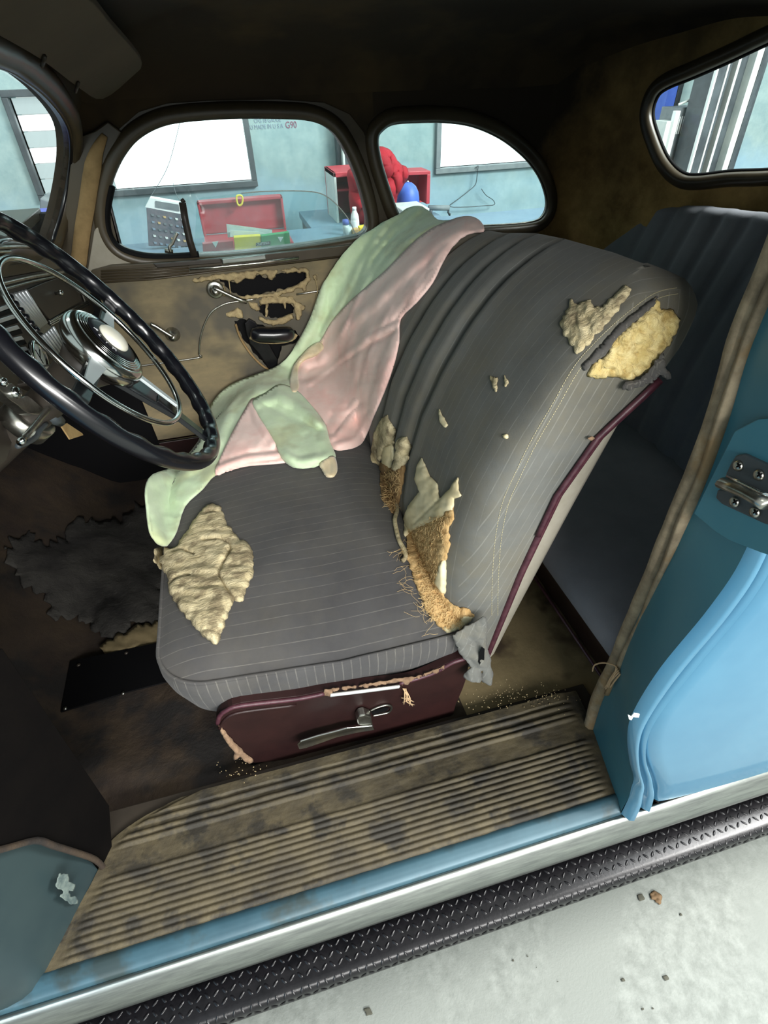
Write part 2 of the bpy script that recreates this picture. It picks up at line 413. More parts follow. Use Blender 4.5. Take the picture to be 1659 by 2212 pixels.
def text(name, body, size, m, loc, xdir, ndir, parent=None, ext=0.0004, align='LEFT'):
    c = bpy.data.curves.new(name, 'FONT'); c.body = body; c.size = size; c.extrude = ext; c.align_x = align; c.materials.append(MATS[m])
    x = V(xdir).normalized(); z = V(ndir).normalized(); x = (x - z * x.dot(z)).normalized(); y = z.cross(x)
    tmp = bpy.data.objects.new(name, c); COL.objects.link(tmp); dg = bpy.context.evaluated_depsgraph_get(); me = bpy.data.meshes.new_from_object(tmp.evaluated_get(dg))
    mw = Matrix(((x.x, y.x, z.x, loc[0]), (x.y, y.y, z.y, loc[1]), (x.z, y.z, z.z, loc[2]), (0, 0, 0, 1))); me.transform(mw)
    bpy.data.objects.remove(tmp); o = bpy.data.objects.new(name, me); link(o, parent); return o
# ================================================================== GARAGE (setting)
def wallmat():
    m = MATS['wall_paint']; n = NT(m)
    p = n.sep(n.pos()); base = n.ramp(n.noise(5, 7, 0.75), [(0.3, lin((112, 138, 142))), (0.7, lin((152, 172, 170)))])
    blue = n.ramp(n.noise(2.5, 5, 0.6), [(0.3, lin((124, 156, 176))), (0.7, lin((144, 172, 186)))])  # bluish light on the lower wall, painted into the wall colour
    f = n.ramp(n.math('ADD', p[2], n.math('MULTIPLY', n.noise(9, 4), 0.05)), [(0.0, 1.0), (1.0, 0.0)])
    z = n.ramp(n.math('ADD', n.math('MULTIPLY', p[2], 1.0), n.math('MULTIPLY', n.noise(3, 5), 0.5)), [(0.0, 1.0), (1.0, 1.0)]); z = n.math('MULTIPLY', n.math('MULTIPLY', n.math('SMOOTH_MIN', 1.0, n.math('MAXIMUM', 0.0, n.math('MULTIPLY', n.math('SUBTRACT', 1.32, n.math('ADD', p[2], n.math('MULTIPLY', n.noise(4, 5), 0.4))), 6.0)), 0.1), n.ramp(n.noise(1.3, 3), [(0.4, 0.3), (0.6, 1.0)])), 0.9)
    n.base(n.mix(z, base, blue))
wallmat()
YF = 3.2
o = box('floor', (-5, -5, -0.12), (6, YF, 0.0), 'concrete', bev=0); props(o, kind='structure')
win = [(-0.86, 0.185, 1.075, 1.47), (1.262, 2.25, 1.07, 1.50)]
outer = [(-5, YF, 0), (6, YF, 0), (6, YF, 3.4), (-5, YF, 3.4)]
o = prism('wall_far', outer, (0, 0.12, 0), 'wall_paint', holes=[[(a, YF, c), (b, YF, c), (b, YF, d), (a, YF, d)] for a, b, c, d in win]); props(o, kind='structure')
o = box('wall_rear', (5.9, -5, 0), (6, YF, 3.4), 'wall_paint', bev=0); props(o, kind='structure')
for i, (a, b, c, d) in enumerate(win):
    w = thing('window_%d' % (i + 1), ((a + b) / 2, YF, c), None, None); w['kind'] = 'structure'
    fw = 0.028
    for nm, lo, hi in (('frame_rail', (a - fw, YF - 0.03, c - fw), (b + fw, YF + 0.05, c)), ('frame_rail', (a - fw, YF - 0.03, d), (b + fw, YF + 0.05, d + fw)),
                       ('frame_stile', (a - fw, YF - 0.03, c), (a, YF + 0.05, d)), ('frame_stile', (b, YF - 0.03, c), (b + fw, YF + 0.05, d))):
        box(nm, lo, hi, 'steel_dark' if i == 0 else 'grey_plastic', w)
    if i == 0:
        n = 6; hh = (d - c) / n
        for k in range(n): box('pane', (a, YF + 0.03, c + k * hh), (-0.52, YF + 0.04, c + (k + 1) * hh - 0.004), 'daylight' if k in (2, 4) else 'daylight_soft', w, bev=0)
        box('pane', (-0.515, YF + 0.03, c), (b, YF + 0.04, d), 'daylight', w, bev=0)
    else: box('pane', (a, YF + 0.03, c), (b, YF + 0.04, d), 'daylight', w, bev=0)
# stencilled writing on the wall board
p = P(547, 266, Y=YF - 0.002)
st = thing('stencil_lettering', tuple(P(533, 279, Y=YF - 0.001)), 'faded red stencilled lettering on the teal wall right of the large bright window', 'lettering')
for s, x0, y0, x1, y1, sz, mm in (('CFG 18 GAUGE', 549, 265.5, 607, 261, 0.026, 'ink_grey'), ('NU MADE IN U S A', 533, 280, 612, 274, 0.027, 'ink_grey'), ('G90', 617, 277, 641, 273, 0.041, 'ink_red')):
    a = P(x0, y0, Y=YF - 0.002); b = P(x1, y1, Y=YF - 0.002)
    t = text('text_line', s, sz, mm, a, (1, 0, 0), (0, -1, 0), st)
    w = max(v.co.x for v in t.data.vertices) - a.x; k = (b.x - a.x) / w
    for v in t.data.vertices: v.co.x = a.x + (v.co.x - a.x) * k
# dark wall post
ps = thing('steel_post', (P(745, 340, Y=3.15).x, 3.15, 0), 'dark steel post with a pale edge standing against the wall above the red cabinet', 'post')
a = P(735, 340, Y=3.15).x; b = P(765, 340, Y=3.15).x
box('post_web', (a + 0.012, 3.10, 0), (b, 3.18, 2.6), 'steel_dark', ps); box('post_edge', (a, 3.08, 0), (a + 0.012, 3.18, 2.6), 'steel_light', ps); box('post_edge', (a - 0.02, 3.12, 0), (a - 0.001, 3.18, 2.6), 'steel_dark', ps)
# ---- work bench and what stands on it
BZ = 0.965
bn = thing('work_bench', (0.4, 2.45, 0), 'long grey workbench against the garage wall beyond the car', 'workbench')
box('bench_top', (-1.9, 1.95, BZ - 0.04), (2.0, 2.45, BZ), 'bench_top', bn)
for x in (-1.8, 0.1, 1.9):
    for y in (2.0, 2.4): box('leg', (x - 0.04, y - 0.04, 0), (x + 0.04, y + 0.04, BZ - 0.04), 'steel_dark', bn)
box('rail', (-1.8, 2.38, 0.25), (1.9, 2.42, 0.33), 'steel_dark', bn)
lc = thing('low_cabinet', (0.7, 2.65, 0), 'low blue-grey steel cabinet behind the bench that carries the red cabinet', 'cabinet')
box('cabinet_top', (0.38, 2.46, BZ - 0.03), (1.02, 2.86, BZ), 'bench_top', lc); box('cabinet_body', (0.39, 2.48, 0), (1.01, 2.85, BZ - 0.03), 'steel_dark', lc)
def flat(name, px, Y, ext, m, parent=None, bev=0.002, holes=()):
    return prism(name, [P(x, y, Y=Y) for x, y in px], (0, ext, 0), m, parent, bev, holes=[[P(x, y, Y=Y) for x, y in h] for h in holes])
tb = thing('toolbox', (0.07, 2.25, BZ), 'large scratched red toolbox with its lid open, behind the passenger window', 'toolbox')
a0 = P(424, 432, Y=2.32); a1 = P(608, 420, Y=2.32)
box('lid', (a0.x, 2.32, 1.0), (a1.x, 2.345, a1.z), 'red_paint', tb, 0.006)
for lo, hi in (((a0.x, 2.29, a1.z - 0.012), (a1.x, 2.32, a1.z)), ((a0.x, 2.29, 1.0), (a0.x + 0.01, 2.32, a1.z)), ((a1.x - 0.01, 2.29, 1.0), (a1.x, 2.32, a1.z))): box('lid_lip', lo, hi, 'red_paint', tb)
box('body', (a0.x, 2.06, BZ), (a1.x, 2.32, 1.0), 'red_paint', tb, 0.004)
lg = P(440, 500, Y=2.28); box('latch', (-0.02, 2.05, BZ + 0.004), (0.02, 2.06, BZ + 0.025), 'chrome', tb); box('latch', (0.18, 2.05, BZ + 0.004), (0.21, 2.06, BZ + 0.025), 'chrome', tb)
tg = thing('key_tag', tuple(P(516, 444, Y=2.28)), 'small yellow loop tag hanging on the rim of the open red toolbox lid', 'tag')
tube('loop', [P(x, y, Y=2.275) for x, y in ((512, 423), (522, 423), (524, 432), (522, 441), (517, 444), (513, 440), (511, 431))], 0.0042, 'yellow', tg, 6, True, 3)
pp_ = thing('paper_sheet', tuple(P(540, 512, Y=2.0)), 'folded white paper sheets leaning in front of the red toolbox', 'paper')
flat('sheet', ((489, 484), (588, 497), (588, 508), (492, 513)), 2.045, 0.002, 'paper', pp_, 0); flat('sheet', ((497, 497), (560, 501), (585, 507), (497, 512)), 2.035, 0.002, 'white', pp_, 0)
yb = flat('carton', ((505, 513), (563, 509), (566, 560), (510, 566)), 1.99, 0.035, 'yellow'); props(yb, 'yellow cardboard carton before the red toolbox, left of the green one', 'box')
gb = thing('carton', tuple(P(595, 560, Y=1.98)), 'green cardboard carton with a white corner before the toolbox', 'box')
flat('body', ((564, 510), (625, 502), (630, 556), (567, 560)), 1.985, 0.03, 'green_card', gb); flat('label_patch', ((600, 512), (606, 523), (612, 512)), 1.983, 0.002, 'white', gb, 0)
lb = flat('label_patch', ((553, 525), (584, 521), (584, 529), (553, 532)), 1.982, 0.002, 'black', gb, 0)
t = text('label_text', 'CRAFTSMAN', 0.0125, 'white', P(555, 530.5, Y=1.9815), (1, 0, 0.02), (0, -1, 0), gb)
w = max(v.co.x for v in t.data.vertices) - min(v.co.x for v in t.data.vertices); k = (P(582, 528, Y=1.98).x - P(555, 528, Y=1.98).x) / w; x0 = min(v.co.x for v in t.data.vertices)
for v in t.data.vertices: v.co.x = x0 + (v.co.x - x0) * k
rb = thing('carton', tuple(P(470, 566, Y=1.98)), 'red cardboard carton with a pale corner print at the lower left of the toolbox', 'box')
flat('body', ((437, 527), (504, 520), (508, 566), (441, 570)), 1.985, 0.03, 'red_paint', rb); flat('label_patch', ((458, 523), (466, 535), (472, 521)), 1.983, 0.002, 'white', rb, 0)
# packaging hung from a cord
hb = thing('hanging_package', tuple(P(365, 545, Y=2.3)), 'clear hanging bag package with dark printed card, seen left of the window divider bar', 'package')
flat('card', ((316, 449), (401, 465), (414, 532), (321, 532)), 2.3, 0.03, 'print_dark', hb); flat('header', ((313, 448), (324, 427), (398, 440), (402, 465)), 2.3, 0.045, 'white', hb)
flat('header_window', ((336, 434), (386, 442), (388, 456), (336, 447)), 2.296, 0.003, 'grey_plastic', hb, 0)
random.seed(3)
for r in range(5):
    for c in range(6):
        x = 326 + c * 13 + r * 1.5; y = 462 + r * 15 + c * 2.2
        flat('print_spot', ((x, y), (x + 6, y + 1), (x + 7, y + 5), (x + 2, y + 5)), 2.296, 0.002, random.choice(['paper', 'grey_plastic', 'wood_tan', 'ink_grey']), hb, 0)
tube('cord', [P(x, y, Y=2.5) for x, y in ((389, 262), (380, 300), (366, 350), (350, 385), (324, 427))], 0.0013, 'grey_plastic', hb, 5, n=4)
tube('cord', [P(x, y, Y=2.4) for x, y in ((374, 395), (380, 418), (392, 438))], 0.0012, 'grey_plastic', hb, 5, n=4)
# red cabinet, jacket, bottles
rc = thing('red_cabinet', tuple(P(740, 520, Y=2.55)), 'open red steel cabinet behind the rear edge of the passenger window', 'cabinet')
A = P(720, 373, Y=2.5); Bq = P(812, 368, Y=2.5); zt = A.z
box('back_panel', (A.x, 2.72, BZ), (Bq.x, 2.735, zt), 'red_paint', rc); box('side_panel', (A.x, 2.5, BZ), (A.x + 0.012, 2.72, zt), 'steel_light', rc); box('side_panel', (Bq.x - 0.012, 2.5, BZ), (Bq.x, 2.72, zt), 'red_paint', rc); box('top_panel', (A.x, 2.5, zt - 0.02), (Bq.x, 2.72, zt), 'red_paint', rc)
box('shelf', (A.x + 0.012, 2.52, 1.09), (Bq.x - 0.012, 2.72, 1.1), 'red_paint', rc)
pl = lambda Y: (lambda x, y: (P(x, y, Y=Y), V((0, -1, 0))))
jk = patch('red_jacket', [(757, 374), (790, 360), (812, 332), (822, 326), (840, 333), (850, 352), (862, 364), (878, 370), (870, 385), (850, 420), (845, 455), (846, 472), (800, 476), (774, 478), (764, 460)], pl(2.46), 'red_deep', step=4, h=0.05, rim=20, amp=0.04, ns=0.06, stretch=(1.6, 0.6), solid=0.02)
props(jk, 'bright red jacket hanging between the two side windows', 'jacket')
bt = thing('plastic_bottle', tuple(P(768, 500, Y=2.3)), 'clear plastic bottle with a white cap before the red cabinet', 'bottle')
b0 = P(768, 500, Y=2.3); b0.z = BZ; ht = P(768, 447, Y=2.3).z - BZ
lathe('bottle_body', [(0.0, 0), (0.017, 0.001), (0.018, 0.012), (0.018, ht * 0.55), (0.016, ht * 0.68), (0.009, ht * 0.85), (0.008, ht * 0.9)], b0, (0, 0, 1), 'paper', bt, 20)
lathe('cap', [(0.0, ht * 0.88), (0.009, ht * 0.88), (0.009, ht), (0.0, ht)], b0, (0, 0, 1), 'white', bt, 16)
lathe('bottle_label', [(0.0185, ht * 0.16), (0.0187, ht * 0.18), (0.0187, ht * 0.46), (0.0185, ht * 0.48)], b0, (0, 0, 1), 'white', bt, 20)
jr = thing('pill_jar', tuple(P(748, 500, Y=2.25)), 'small jar with a blue lid just left of the plastic bottle', 'jar')
b1 = P(748, 500, Y=2.25); b1.z = BZ; h1 = P(748, 474, Y=2.25).z - BZ
lathe('jar_body', [(0, 0), (0.014, 0), (0.015, h1 * 0.6), (0.012, h1 * 0.7)], b1, (0, 0, 1), 'paper', jr, 16); lathe('lid', [(0, h1 * 0.68), (0.014, h1 * 0.68), (0.014, h1), (0, h1)], b1, (0, 0, 1), 'violet_blue', jr, 16)
cpp = thing('white_cup', tuple(P(756, 505, Y=2.15)), 'small white cup in front of the blue lidded jar', 'cup')
b2 = P(754, 505, Y=2.15); b2.z = BZ; h2 = P(754, 490, Y=2.15).z - BZ
lathe('cup_body', [(0, 0), (0.011, 0), (0.014, h2), (0.012, h2), (0.010, 0.004), (0, 0.004)], b2, (0, 0, 1), 'white', cpp, 16)
bx = flat('carton', ((762, 497), (776, 495), (778, 520), (764, 522)), 2.12, 0.04, 'wood_tan'); props(bx, 'tiny beige box at the right end of the jars', 'box')
bx = flat('carton', ((777, 492), (794, 488), (796, 518), (779, 521)), 2.14, 0.04, 'yellow'); props(bx, 'tiny yellow box beside the window frame, right of the beige one', 'box')
# quarter window view
bb = thing('parts_box', tuple(P(900, 450, Y=2.7)), 'faded red steel box standing open behind the blue ball', 'box')
flat('back_panel', ((850, 372), (930, 369), (928, 436), (848, 441)), 2.8, 0.012, 'red_paint', bb); flat('rim', ((850, 372), (930, 369), (930, 377), (850, 380)), 2.66, 0.14, 'red_paint', bb); flat('rim', ((923, 377), (930, 377), (928, 440), (921, 441)), 2.66, 0.14, 'red_paint', bb)
bl = thing('blue_ball', tuple(P(880, 470, Y=2.5)), 'deep blue round helmet shell in front of the faded red box', 'helmet')
c = P(881, 438, Y=2.5); 
lathe('shell', [(0.001, 0.085), (0.02, 0.082), (0.038, 0.068), (0.05, 0.045), (0.054, 0.02), (0.055, -0.02), (0.054, BZ - c.z)], c, (0, 0, 1), 'blue_plastic', bl, 28); lathe('button', [(0.006, 0.086), (0.004, 0.09), (0.0, 0.09)], c, (0, 0, 1), 'white', bl, 10)
tr = thing('parts_tray', tuple(P(880, 460, Y=2.3)), 'pale metal tray on the bench before the blue helmet', 'tray')
q = P(862, 450, Y=2.25); q2 = P(920, 446, Y=2.25); box('tray_rim', (q.x, 2.2, BZ), (q2.x, 2.38, q.z), 'steel_light', tr)
cl = thing('clamp', tuple(P(950, 462, Y=2.5)), 'grey metal clamp bar lying beyond the quarter window', 'clamp')
zz = P(940, 452, Y=2.5).z; tube('bar', [P(926, 449, Y=2.5), P(970, 449, Y=2.5)], 0.012, 'grey_plastic', cl, 8); tube('jaw', [P(970, 449, Y=2.5), P(968, 458, Y=2.5), P(972, 466, Y=2.5), (P(972, 466, Y=2.5).x, 2.5, BZ)], 0.005, 'steel_dark', cl, 6); tube('foot', [P(930, 452, Y=2.5), (P(930, 452, Y=2.5).x, 2.5, BZ)], 0.01, 'steel_dark', cl, 6)
hg = thing('wire_hanger', tuple(P(1028, 400, Y=3.155)), 'thin wire coat hanger hanging below the second bright window', 'hanger')
tube('wire', [P(x, y, Y=3.155) for x, y in ((1029, 362), (1033, 358), (1031, 374), (1028, 396), (1018, 408), (990, 430), (971, 446), (1010, 447), (1050, 444), (1068, 442), (1065, 432), (1050, 422), (1040, 408))], 0.0022, 'steel_dark', hg, 6, n=3)
# windscreen view
bi = thing('storage_bin', (-0.75, 2.3, BZ), 'blue storage bin on the bench seen through the windscreen', 'bin')
q = P(126, 470, Y=2.06); box('bin_body', (-1.35, 2.0, BZ), (q.x, 2.22, q.z), 'violet_blue', bi, 0.006); box('bin_rim', (-1.36, 1.99, q.z), (q.x + 0.01, 2.23, q.z + 0.008), 'violet_blue', bi)
gx = thing('grey_crate', (-0.6, 2.6, BZ), 'grey plastic crate behind the blue storage bin', 'crate')
flat('crate_body', ((86, 428), (112, 436), (140, 442), (140, 540), (84, 540)), 2.27, 0.15, 'grey_plastic', gx, 0.004)
# lift post, cabinets beyond the rear window
lp = thing('lift_post', (2.65, 2.6, 0), 'tall dark steel lift post with pale edge strips seen through the rear window', 'lift post')
def vstrip(name, x, y, w, Y, dep, m, par, z1=3.0, z0=0.0):
    a = P(x, y, Y=Y); b = P(x + w, y, Y=Y); return box(name, (a.x, Y, z0), (b.x, Y + dep, z1), m, par, 0.002)
vstrip('web', 1538, 300, 68, 2.62, 0.10, 'steel_dark', lp)
vstrip('flange', 1512, 300, 24, 2.56, 0.16, 'steel_dark', lp); vstrip('flange_edge', 1508, 300, 3.5, 2.55, 0.02, 'white', lp); vstrip('flange_edge', 1529, 300, 2.5, 2.552, 0.008, 'white', lp)
vstrip('edge_strip', 1547, 300, 5, 2.57, 0.05, 'steel_light', lp); vstrip('flange', 1580, 300, 12, 2.57, 0.15, 'steel_light', lp); vstrip('flange', 1593, 300, 8, 2.58, 0.15, 'steel_dark', lp)
wp = thing('blue_post', (P(1446, 240, Y=2.9).x, 2.95, 0), 'bright blue painted column at the left of the rear window view', 'column')
vstrip('column_face', 1430, 250, 20, 2.95, 0.1, 'blue_plastic', wp); vstrip('column_edge', 1451, 250, 10, 2.96, 0.09, 'steel_dark', wp)
cc = thing('control_cabinet', (2.45, 2.7, 0), 'silver control cabinet with ribbed panel beside the lift post', 'cabinet')
vstrip('cabinet_body', 1455, 290, 50, 2.75, 0.15, 'grey_plastic', cc, P(1480, 232, Y=2.75).z); vstrip('side_panel', 1432, 300, 20, 2.74, 0.1, 'steel_light', cc, P(1440, 262, Y=2.74).z)
for k in range(5): vstrip('rib', 1462 + k * 5, 280, 2.2, 2.745, 0.006, 'white', cc, P(1470, 252, Y=2.74).z, P(1462, 290, Y=2.74).z)
vstrip('tube', 1452, 280, 9, 2.72, 0.03, 'white', cc, P(1458, 240, Y=2.72).z)
tube('hose', [P(x, y, Y=2.74) for x, y in ((1466, 226), (1480, 220), (1497, 213), (1504, 216), (1502, 235), (1492, 262), (1482, 290))], 0.006, 'steel_light', cc, 6, n=4)
# ================================================================== CAR BODY
YW = 1.48
def proj(p):
    q = V(p) - CAM; z = -q.dot(B_); return CX + FOC * q.dot(R_) / z, CY - FOC * q.dot(U_) / z
car = thing('car_body', (0.35, 0.75, 0.0), 'blue vintage coupe body with the door open, brown worn interior trim', 'car')
floor_z = 0.385
# plan path of the cabin wall: far side, rear corner, rear, near rear quarter
path = []
x = -0.50
while x < 1.0: path.append((x, YW + 0.003)); x += 0.0125
cpath = cr([(1.0, YW), (1.08, 1.455), (1.145, 1.36), (1.185, 1.24), (1.225, 1.12), (1.275, 1.03), (1.33, 0.93), (1.38, 0.80), (1.40, 0.62), (1.40, 0.42), (1.36, 0.22), (1.24, 0.13), (1.0, 0.10), (0.8, 0.10), (0.57, 0.13)], 14)
path += cpath
zpad = 0.045
def ztop(x, y):
    t = min(1, max(0, (x - 1.0) / 0.22)) if y > 0.5 else 1.0
    return 1.475 + 0.115 * t + (0.03 if x > 1.05 or y < 0.5 else 0) + (zpad if y > 1.3 else 0)
rows = []
NZ = 100
for k in range(NZ + 1):
    rows.append([V((x, y, 0.36 + (ztop(x, y) - 0.36) * k / NZ)) for x, y in path])
full = bpy.data.meshes.new('t'); vs = [p for r in rows for p in r]; K = len(path)
shell_bvh = BVHTree.FromPolygons(vs, [(i * K + j, i * K + j + 1, (i + 1) * K + j + 1, (i + 1) * K + j) for i in range(NZ) for j in range(K - 1)])
W1 = cr([(232, 470), (234, 430), (246, 385), (268, 340), (300, 302), (345, 276), (400, 264), (500, 257), (600, 257), (670, 262), (715, 283), (745, 326), (770, 385), (786, 440), (793, 480), (786, 503), (755, 514), (650, 530), (520, 546), (430, 551), (330, 553), (285, 546), (255, 530), (238, 503)], 5, True)
W2 = cr([(816, 300), (826, 281), (850, 267), (900, 263), (960, 263), (1020, 272), (1080, 298), (1128, 335), (1157, 370), (1174, 405), (1181, 440), (1173, 466), (1150, 479), (1080, 486), (960, 490), (885, 488), (860, 460), (840, 405), (822, 345)], 5, True)
W3v = [(1410, 250), (1418, 212), (1440, 190), (1500, 165), (1580, 130), (1659, 93), (1780, 40), (1900, 60), (1950, 200), (1900, 340), (1780, 358), (1659, 368), (1580, 371), (1510, 379), (1475, 374), (1445, 345), (1424, 300)]
W3 = cr(W3v, 6, True)
nd = mesh_rows = None
def keepq(c):
    u, v = proj(c)
    if c.y > 1.4 and c.x < -0.465 + (c.z - 1.195) * 0.569 and c.z > 1.15: return False
    for Wq, ok in ((W2, c.y > 1.3), (W1, c.y > 1.4), (W3, c.x > 1.05)):
        if ok and (inside(Wq, u, v) or edge_d(Wq, u, v) < 9): return False
    return True
qi = next(i for i, q in enumerate(path) if q[0] > 0.44)
grid('side_lining', [r[:qi + 1] for r in rows], 'headliner', car, keep=keepq)
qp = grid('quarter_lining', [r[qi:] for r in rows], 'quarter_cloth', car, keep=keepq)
zpad = 0.0
def onshell(x, y, Yp=None):
    if Yp: return P(x, y, Y=Yp)
    h = shell_bvh.ray_cast(CAM, ray(x, y).normalized()); return h[0] if h[0] is not None else P(x, y, X=1.38)
GP = [(0.0, -0.012), (0.0, 0.010), (0.006, 0.017), (0.016, 0.020), (0.026, 0.017), (0.033, 0.010), (0.036, 0.0), (0.036, -0.012)]
def moulding(name, pts3, up, prof, m, parent):
    c = sum(pts3, V()) / len(pts3); t = pts3[1] - pts3[0]; s = t.cross(V(up))
    if s.dot(pts3[0] - c) < 0: pts3 = pts3[::-1]
    return sweep(name, pts3, prof, m, parent, True, up)
w1p = [P(x, y, Y=YW) for x, y in W1]
# passenger door: inner pressing with its window opening
door = thing('passenger_door', (0.05, YW, 0.42), 'far passenger door with torn brown cloth panel, chrome cranks and a vent window', 'car door')
dp = [V((-0.355, YW, 0.40)), V((0.50, YW, 0.40)), P(848, 520, Y=YW), P(826, 430, Y=YW), P(806, 340, Y=YW), P(785, 285, Y=YW), P(755, 247, Y=YW), P(700, 222, Y=YW), P(600, 215, Y=YW), P(450, 218, Y=YW), P(360, 224, Y=YW), P(300, 242, Y=YW), P(250, 285, Y=YW), P(215, 360, Y=YW)]
prism('door_frame', dp, (0, 0.04, 0), 'garnish', door, holes=[w1p])
moulding('window_frame', list(w1p), (0, -1, 0), [(a * 1.05, b) for a, b in GP], 'garnish', door)
# black rubber bead in the lower front corner and along the sill, bright edge at the rear
tube('window_seal', [P(x, y, Y=YW - 0.004) for x, y in ((240, 400), (232, 440), (229, 475), (236, 510), (255, 535), (288, 549), (335, 556), (400, 554), (430, 551))], 0.011, 'black', door, 8, n=4)
prism('glass', w1p, (0, 0.004, 0), 'glass', door).location = (0, 0.018, 0)
gs = [P(x, y, Y=YW + 0.01) for x, y in cr([(418, 548), (424, 470), (426, 432), (470, 424), (560, 414), (660, 413), (705, 424), (745, 462), (765, 500), (764, 516), (600, 536)], 5)]
# the lowered drop glass whose rounded top edge crosses the opening
tube('glass_edge', gs[18:50], 0.0016, 'steel_light', door, 6)
prism('drop_glass', gs, (0, 0.004, 0), 'glass', door)
sweep('divider_bar', [P(x, y, Y=YW - 0.01) for x, y in ((394, 437), (401, 480), (410, 520), (420, 552))], [(-0.009, -0.012), (0.009, -0.012), (0.009, 0.012), (-0.009, 0.012)], 'dark_brown', door, up=(0, -1, 0))
tube('divider_cap', [P(392, 436, Y=YW - 0.01), P(398, 431, Y=YW - 0.01)], 0.006, 'dark_brown', door, 6)
vl = tube('vent_latch', [P(x, y, Y=YW - 0.03) for x, y in ((369, 545), (366, 533), (372, 526), (378, 512), (383, 503))], 0.0045, 'chrome_dull', door, 8, n=3)
tube('latch_base', [P(356, 541, Y=YW - 0.02), P(374, 543, Y=YW - 0.02)], 0.006, 'chrome_dull', door, 8)
# belt rail with grooves, bright strips
def fl(name, px, Y, ext, m, parent, bev=0.003): return prism(name, [P(x, y, Y=Y) for x, y in px], (0, ext, 0), m, parent, bev)
fl('belt_rail', ((196, 586), (240, 574), (430, 563), (560, 551), (700, 536), (850, 519), (850, 545), (700, 560), (560, 575), (400, 592), (205, 615)), 1.445, 0.03, 'garnish', door)
for k in range(5):
    y = 583 + k * 6
    tube('groove_bead', [P(218, y + 3, Y=1.444), P(330, y - 4, Y=1.444), P(408 if k < 4 else 800, y - 10 if k < 4 else 546, Y=1.444)], 0.0028, 'garnish', door, 6)
tube('chrome_strip', [P(410, 582, Y=1.437), P(470, 577, Y=1.437), P(560, 568, Y=1.437), P(646, 557, Y=1.437)], 0.0042, 'chrome_dull', door, 8)
fl('name_plate', ((479, 561), (574, 551), (576, 561), (480, 571)), 1.436, 0.01, 'aluminium', door)
fl('dark_strip', ((330, 570), (477, 558), (479, 569), (340, 580)), 1.438, 0.01, 'dark_brown', door)
# torn door card
T1 = rough([(474, 601), (490, 604), (507, 610), (525, 600), (545, 601), (556, 592), (568, 597), (585, 604), (596, 592), (615, 587), (655, 583), (664, 590), (663, 603), (650, 612), (630, 622), (590, 630), (560, 636), (520, 641), (505, 632), (492, 622), (483, 612)], 4, 5, seed=1)
T2 = rough([(560, 660), (575, 655), (600, 655), (622, 651), (633, 660), (634, 676), (612, 684), (590, 689), (570, 682), (561, 675)], 3, 5, seed=2)
T3 = rough([(506, 694), (530, 688), (560, 703), (600, 712), (640, 712), (648, 728), (640, 742), (608, 748), (606, 762), (600, 790), (582, 796), (570, 785), (552, 765), (532, 742), (516, 718)], 3, 6, seed=3)
card = [P(x, y, Y=1.452) for x, y in ((203, 612), (300, 603), (470, 588), (640, 569), (850, 543))] + [V((0.60, 1.452, 0.55)), V((-0.36, 1.452, 0.55))]
prism('door_card', card, (0, 0.006, 0), 'door_card', door, holes=[[P(x, y, Y=1.452) for x, y in T] for T in (T1, T2, T3)])
prism('inner_panel', [(-0.34, 1.474, 0.5), (0.6, 1.474, 0.5), (0.6, 1.474, 1.1), (-0.34, 1.474, 1.1)], (0, 0.003, 0), 'black', door)
mat('fray', (150, 132, 98), (186, 168, 126), 0.95, nscale=60, bump=0.9, bscale=200, bdist=0.004)
plc = lambda x, y: (P(x, y, Y=1.452), V((0, -1, 0)))
for i, poly in enumerate([
    [(412, 603), (440, 598), (470, 592), (520, 588), (575, 583), (600, 583), (598, 590), (588, 604), (582, 601), (572, 593), (558, 592), (548, 602), (530, 601), (512, 612), (500, 606), (480, 604), (450, 606), (420, 612)],
    [(598, 584), (630, 580), (660, 578), (667, 584), (668, 600), (663, 603), (660, 588), (620, 589)],
    [(668, 596), (672, 604), (662, 618), (658, 630), (652, 622), (640, 622), (630, 632), (610, 634), (600, 642), (594, 650), (588, 640), (560, 644), (520, 646), (514, 640), (560, 636), (600, 630), (640, 616)],
    [(560, 650), (570, 640), (600, 640), (632, 640), (640, 655), (636, 668), (632, 656), (620, 654), (616, 668), (610, 656), (580, 655), (577, 684), (573, 684), (573, 656), (562, 660)],
    [(560, 682), (575, 688), (595, 692), (620, 682), (632, 676), (636, 686), (626, 694), (610, 700), (590, 703), (575, 698), (560, 690)],
    [(634, 650), (650, 655), (660, 660), (652, 676), (648, 690), (640, 690), (637, 672)], [(676, 594), (686, 592), (684, 606), (678, 604)],
    [(488, 676), (505, 670), (512, 665), (524, 672), (526, 686), (515, 688), (505, 684), (494, 686)], [(536, 652), (556, 654), (562, 668), (552, 672), (540, 664)],
    [(470, 612), (484, 616), (490, 632), (486, 640), (478, 634), (476, 622)]]):
    patch('frayed_edge', rough(poly, 2.0, 4, seed=i + 5.0), plc, 'fray', door, step=2.5, h=0.006, rim=4, amp=0.006, ns=0.12, solid=0.001, seed=i)
tube('curled_edge', [P(x, y, Y=1.447) for x, y in ((509, 700), (516, 722), (528, 745), (548, 772), (572, 794), (585, 797))], 0.004, 'tan_cloth', door, 6, n=3)
tube('hanging_thread', [P(x, y, Y=1.446) for x, y in ((681, 600), (686, 625), (683, 650), (688, 665))], 0.0022, 'fray', door, 5, n=3)
tube('hanging_thread', [P(x, y, Y=1.446) for x, y in ((494, 604), (497, 625), (499, 645))], 0.0018, 'fray', door, 5, n=3)
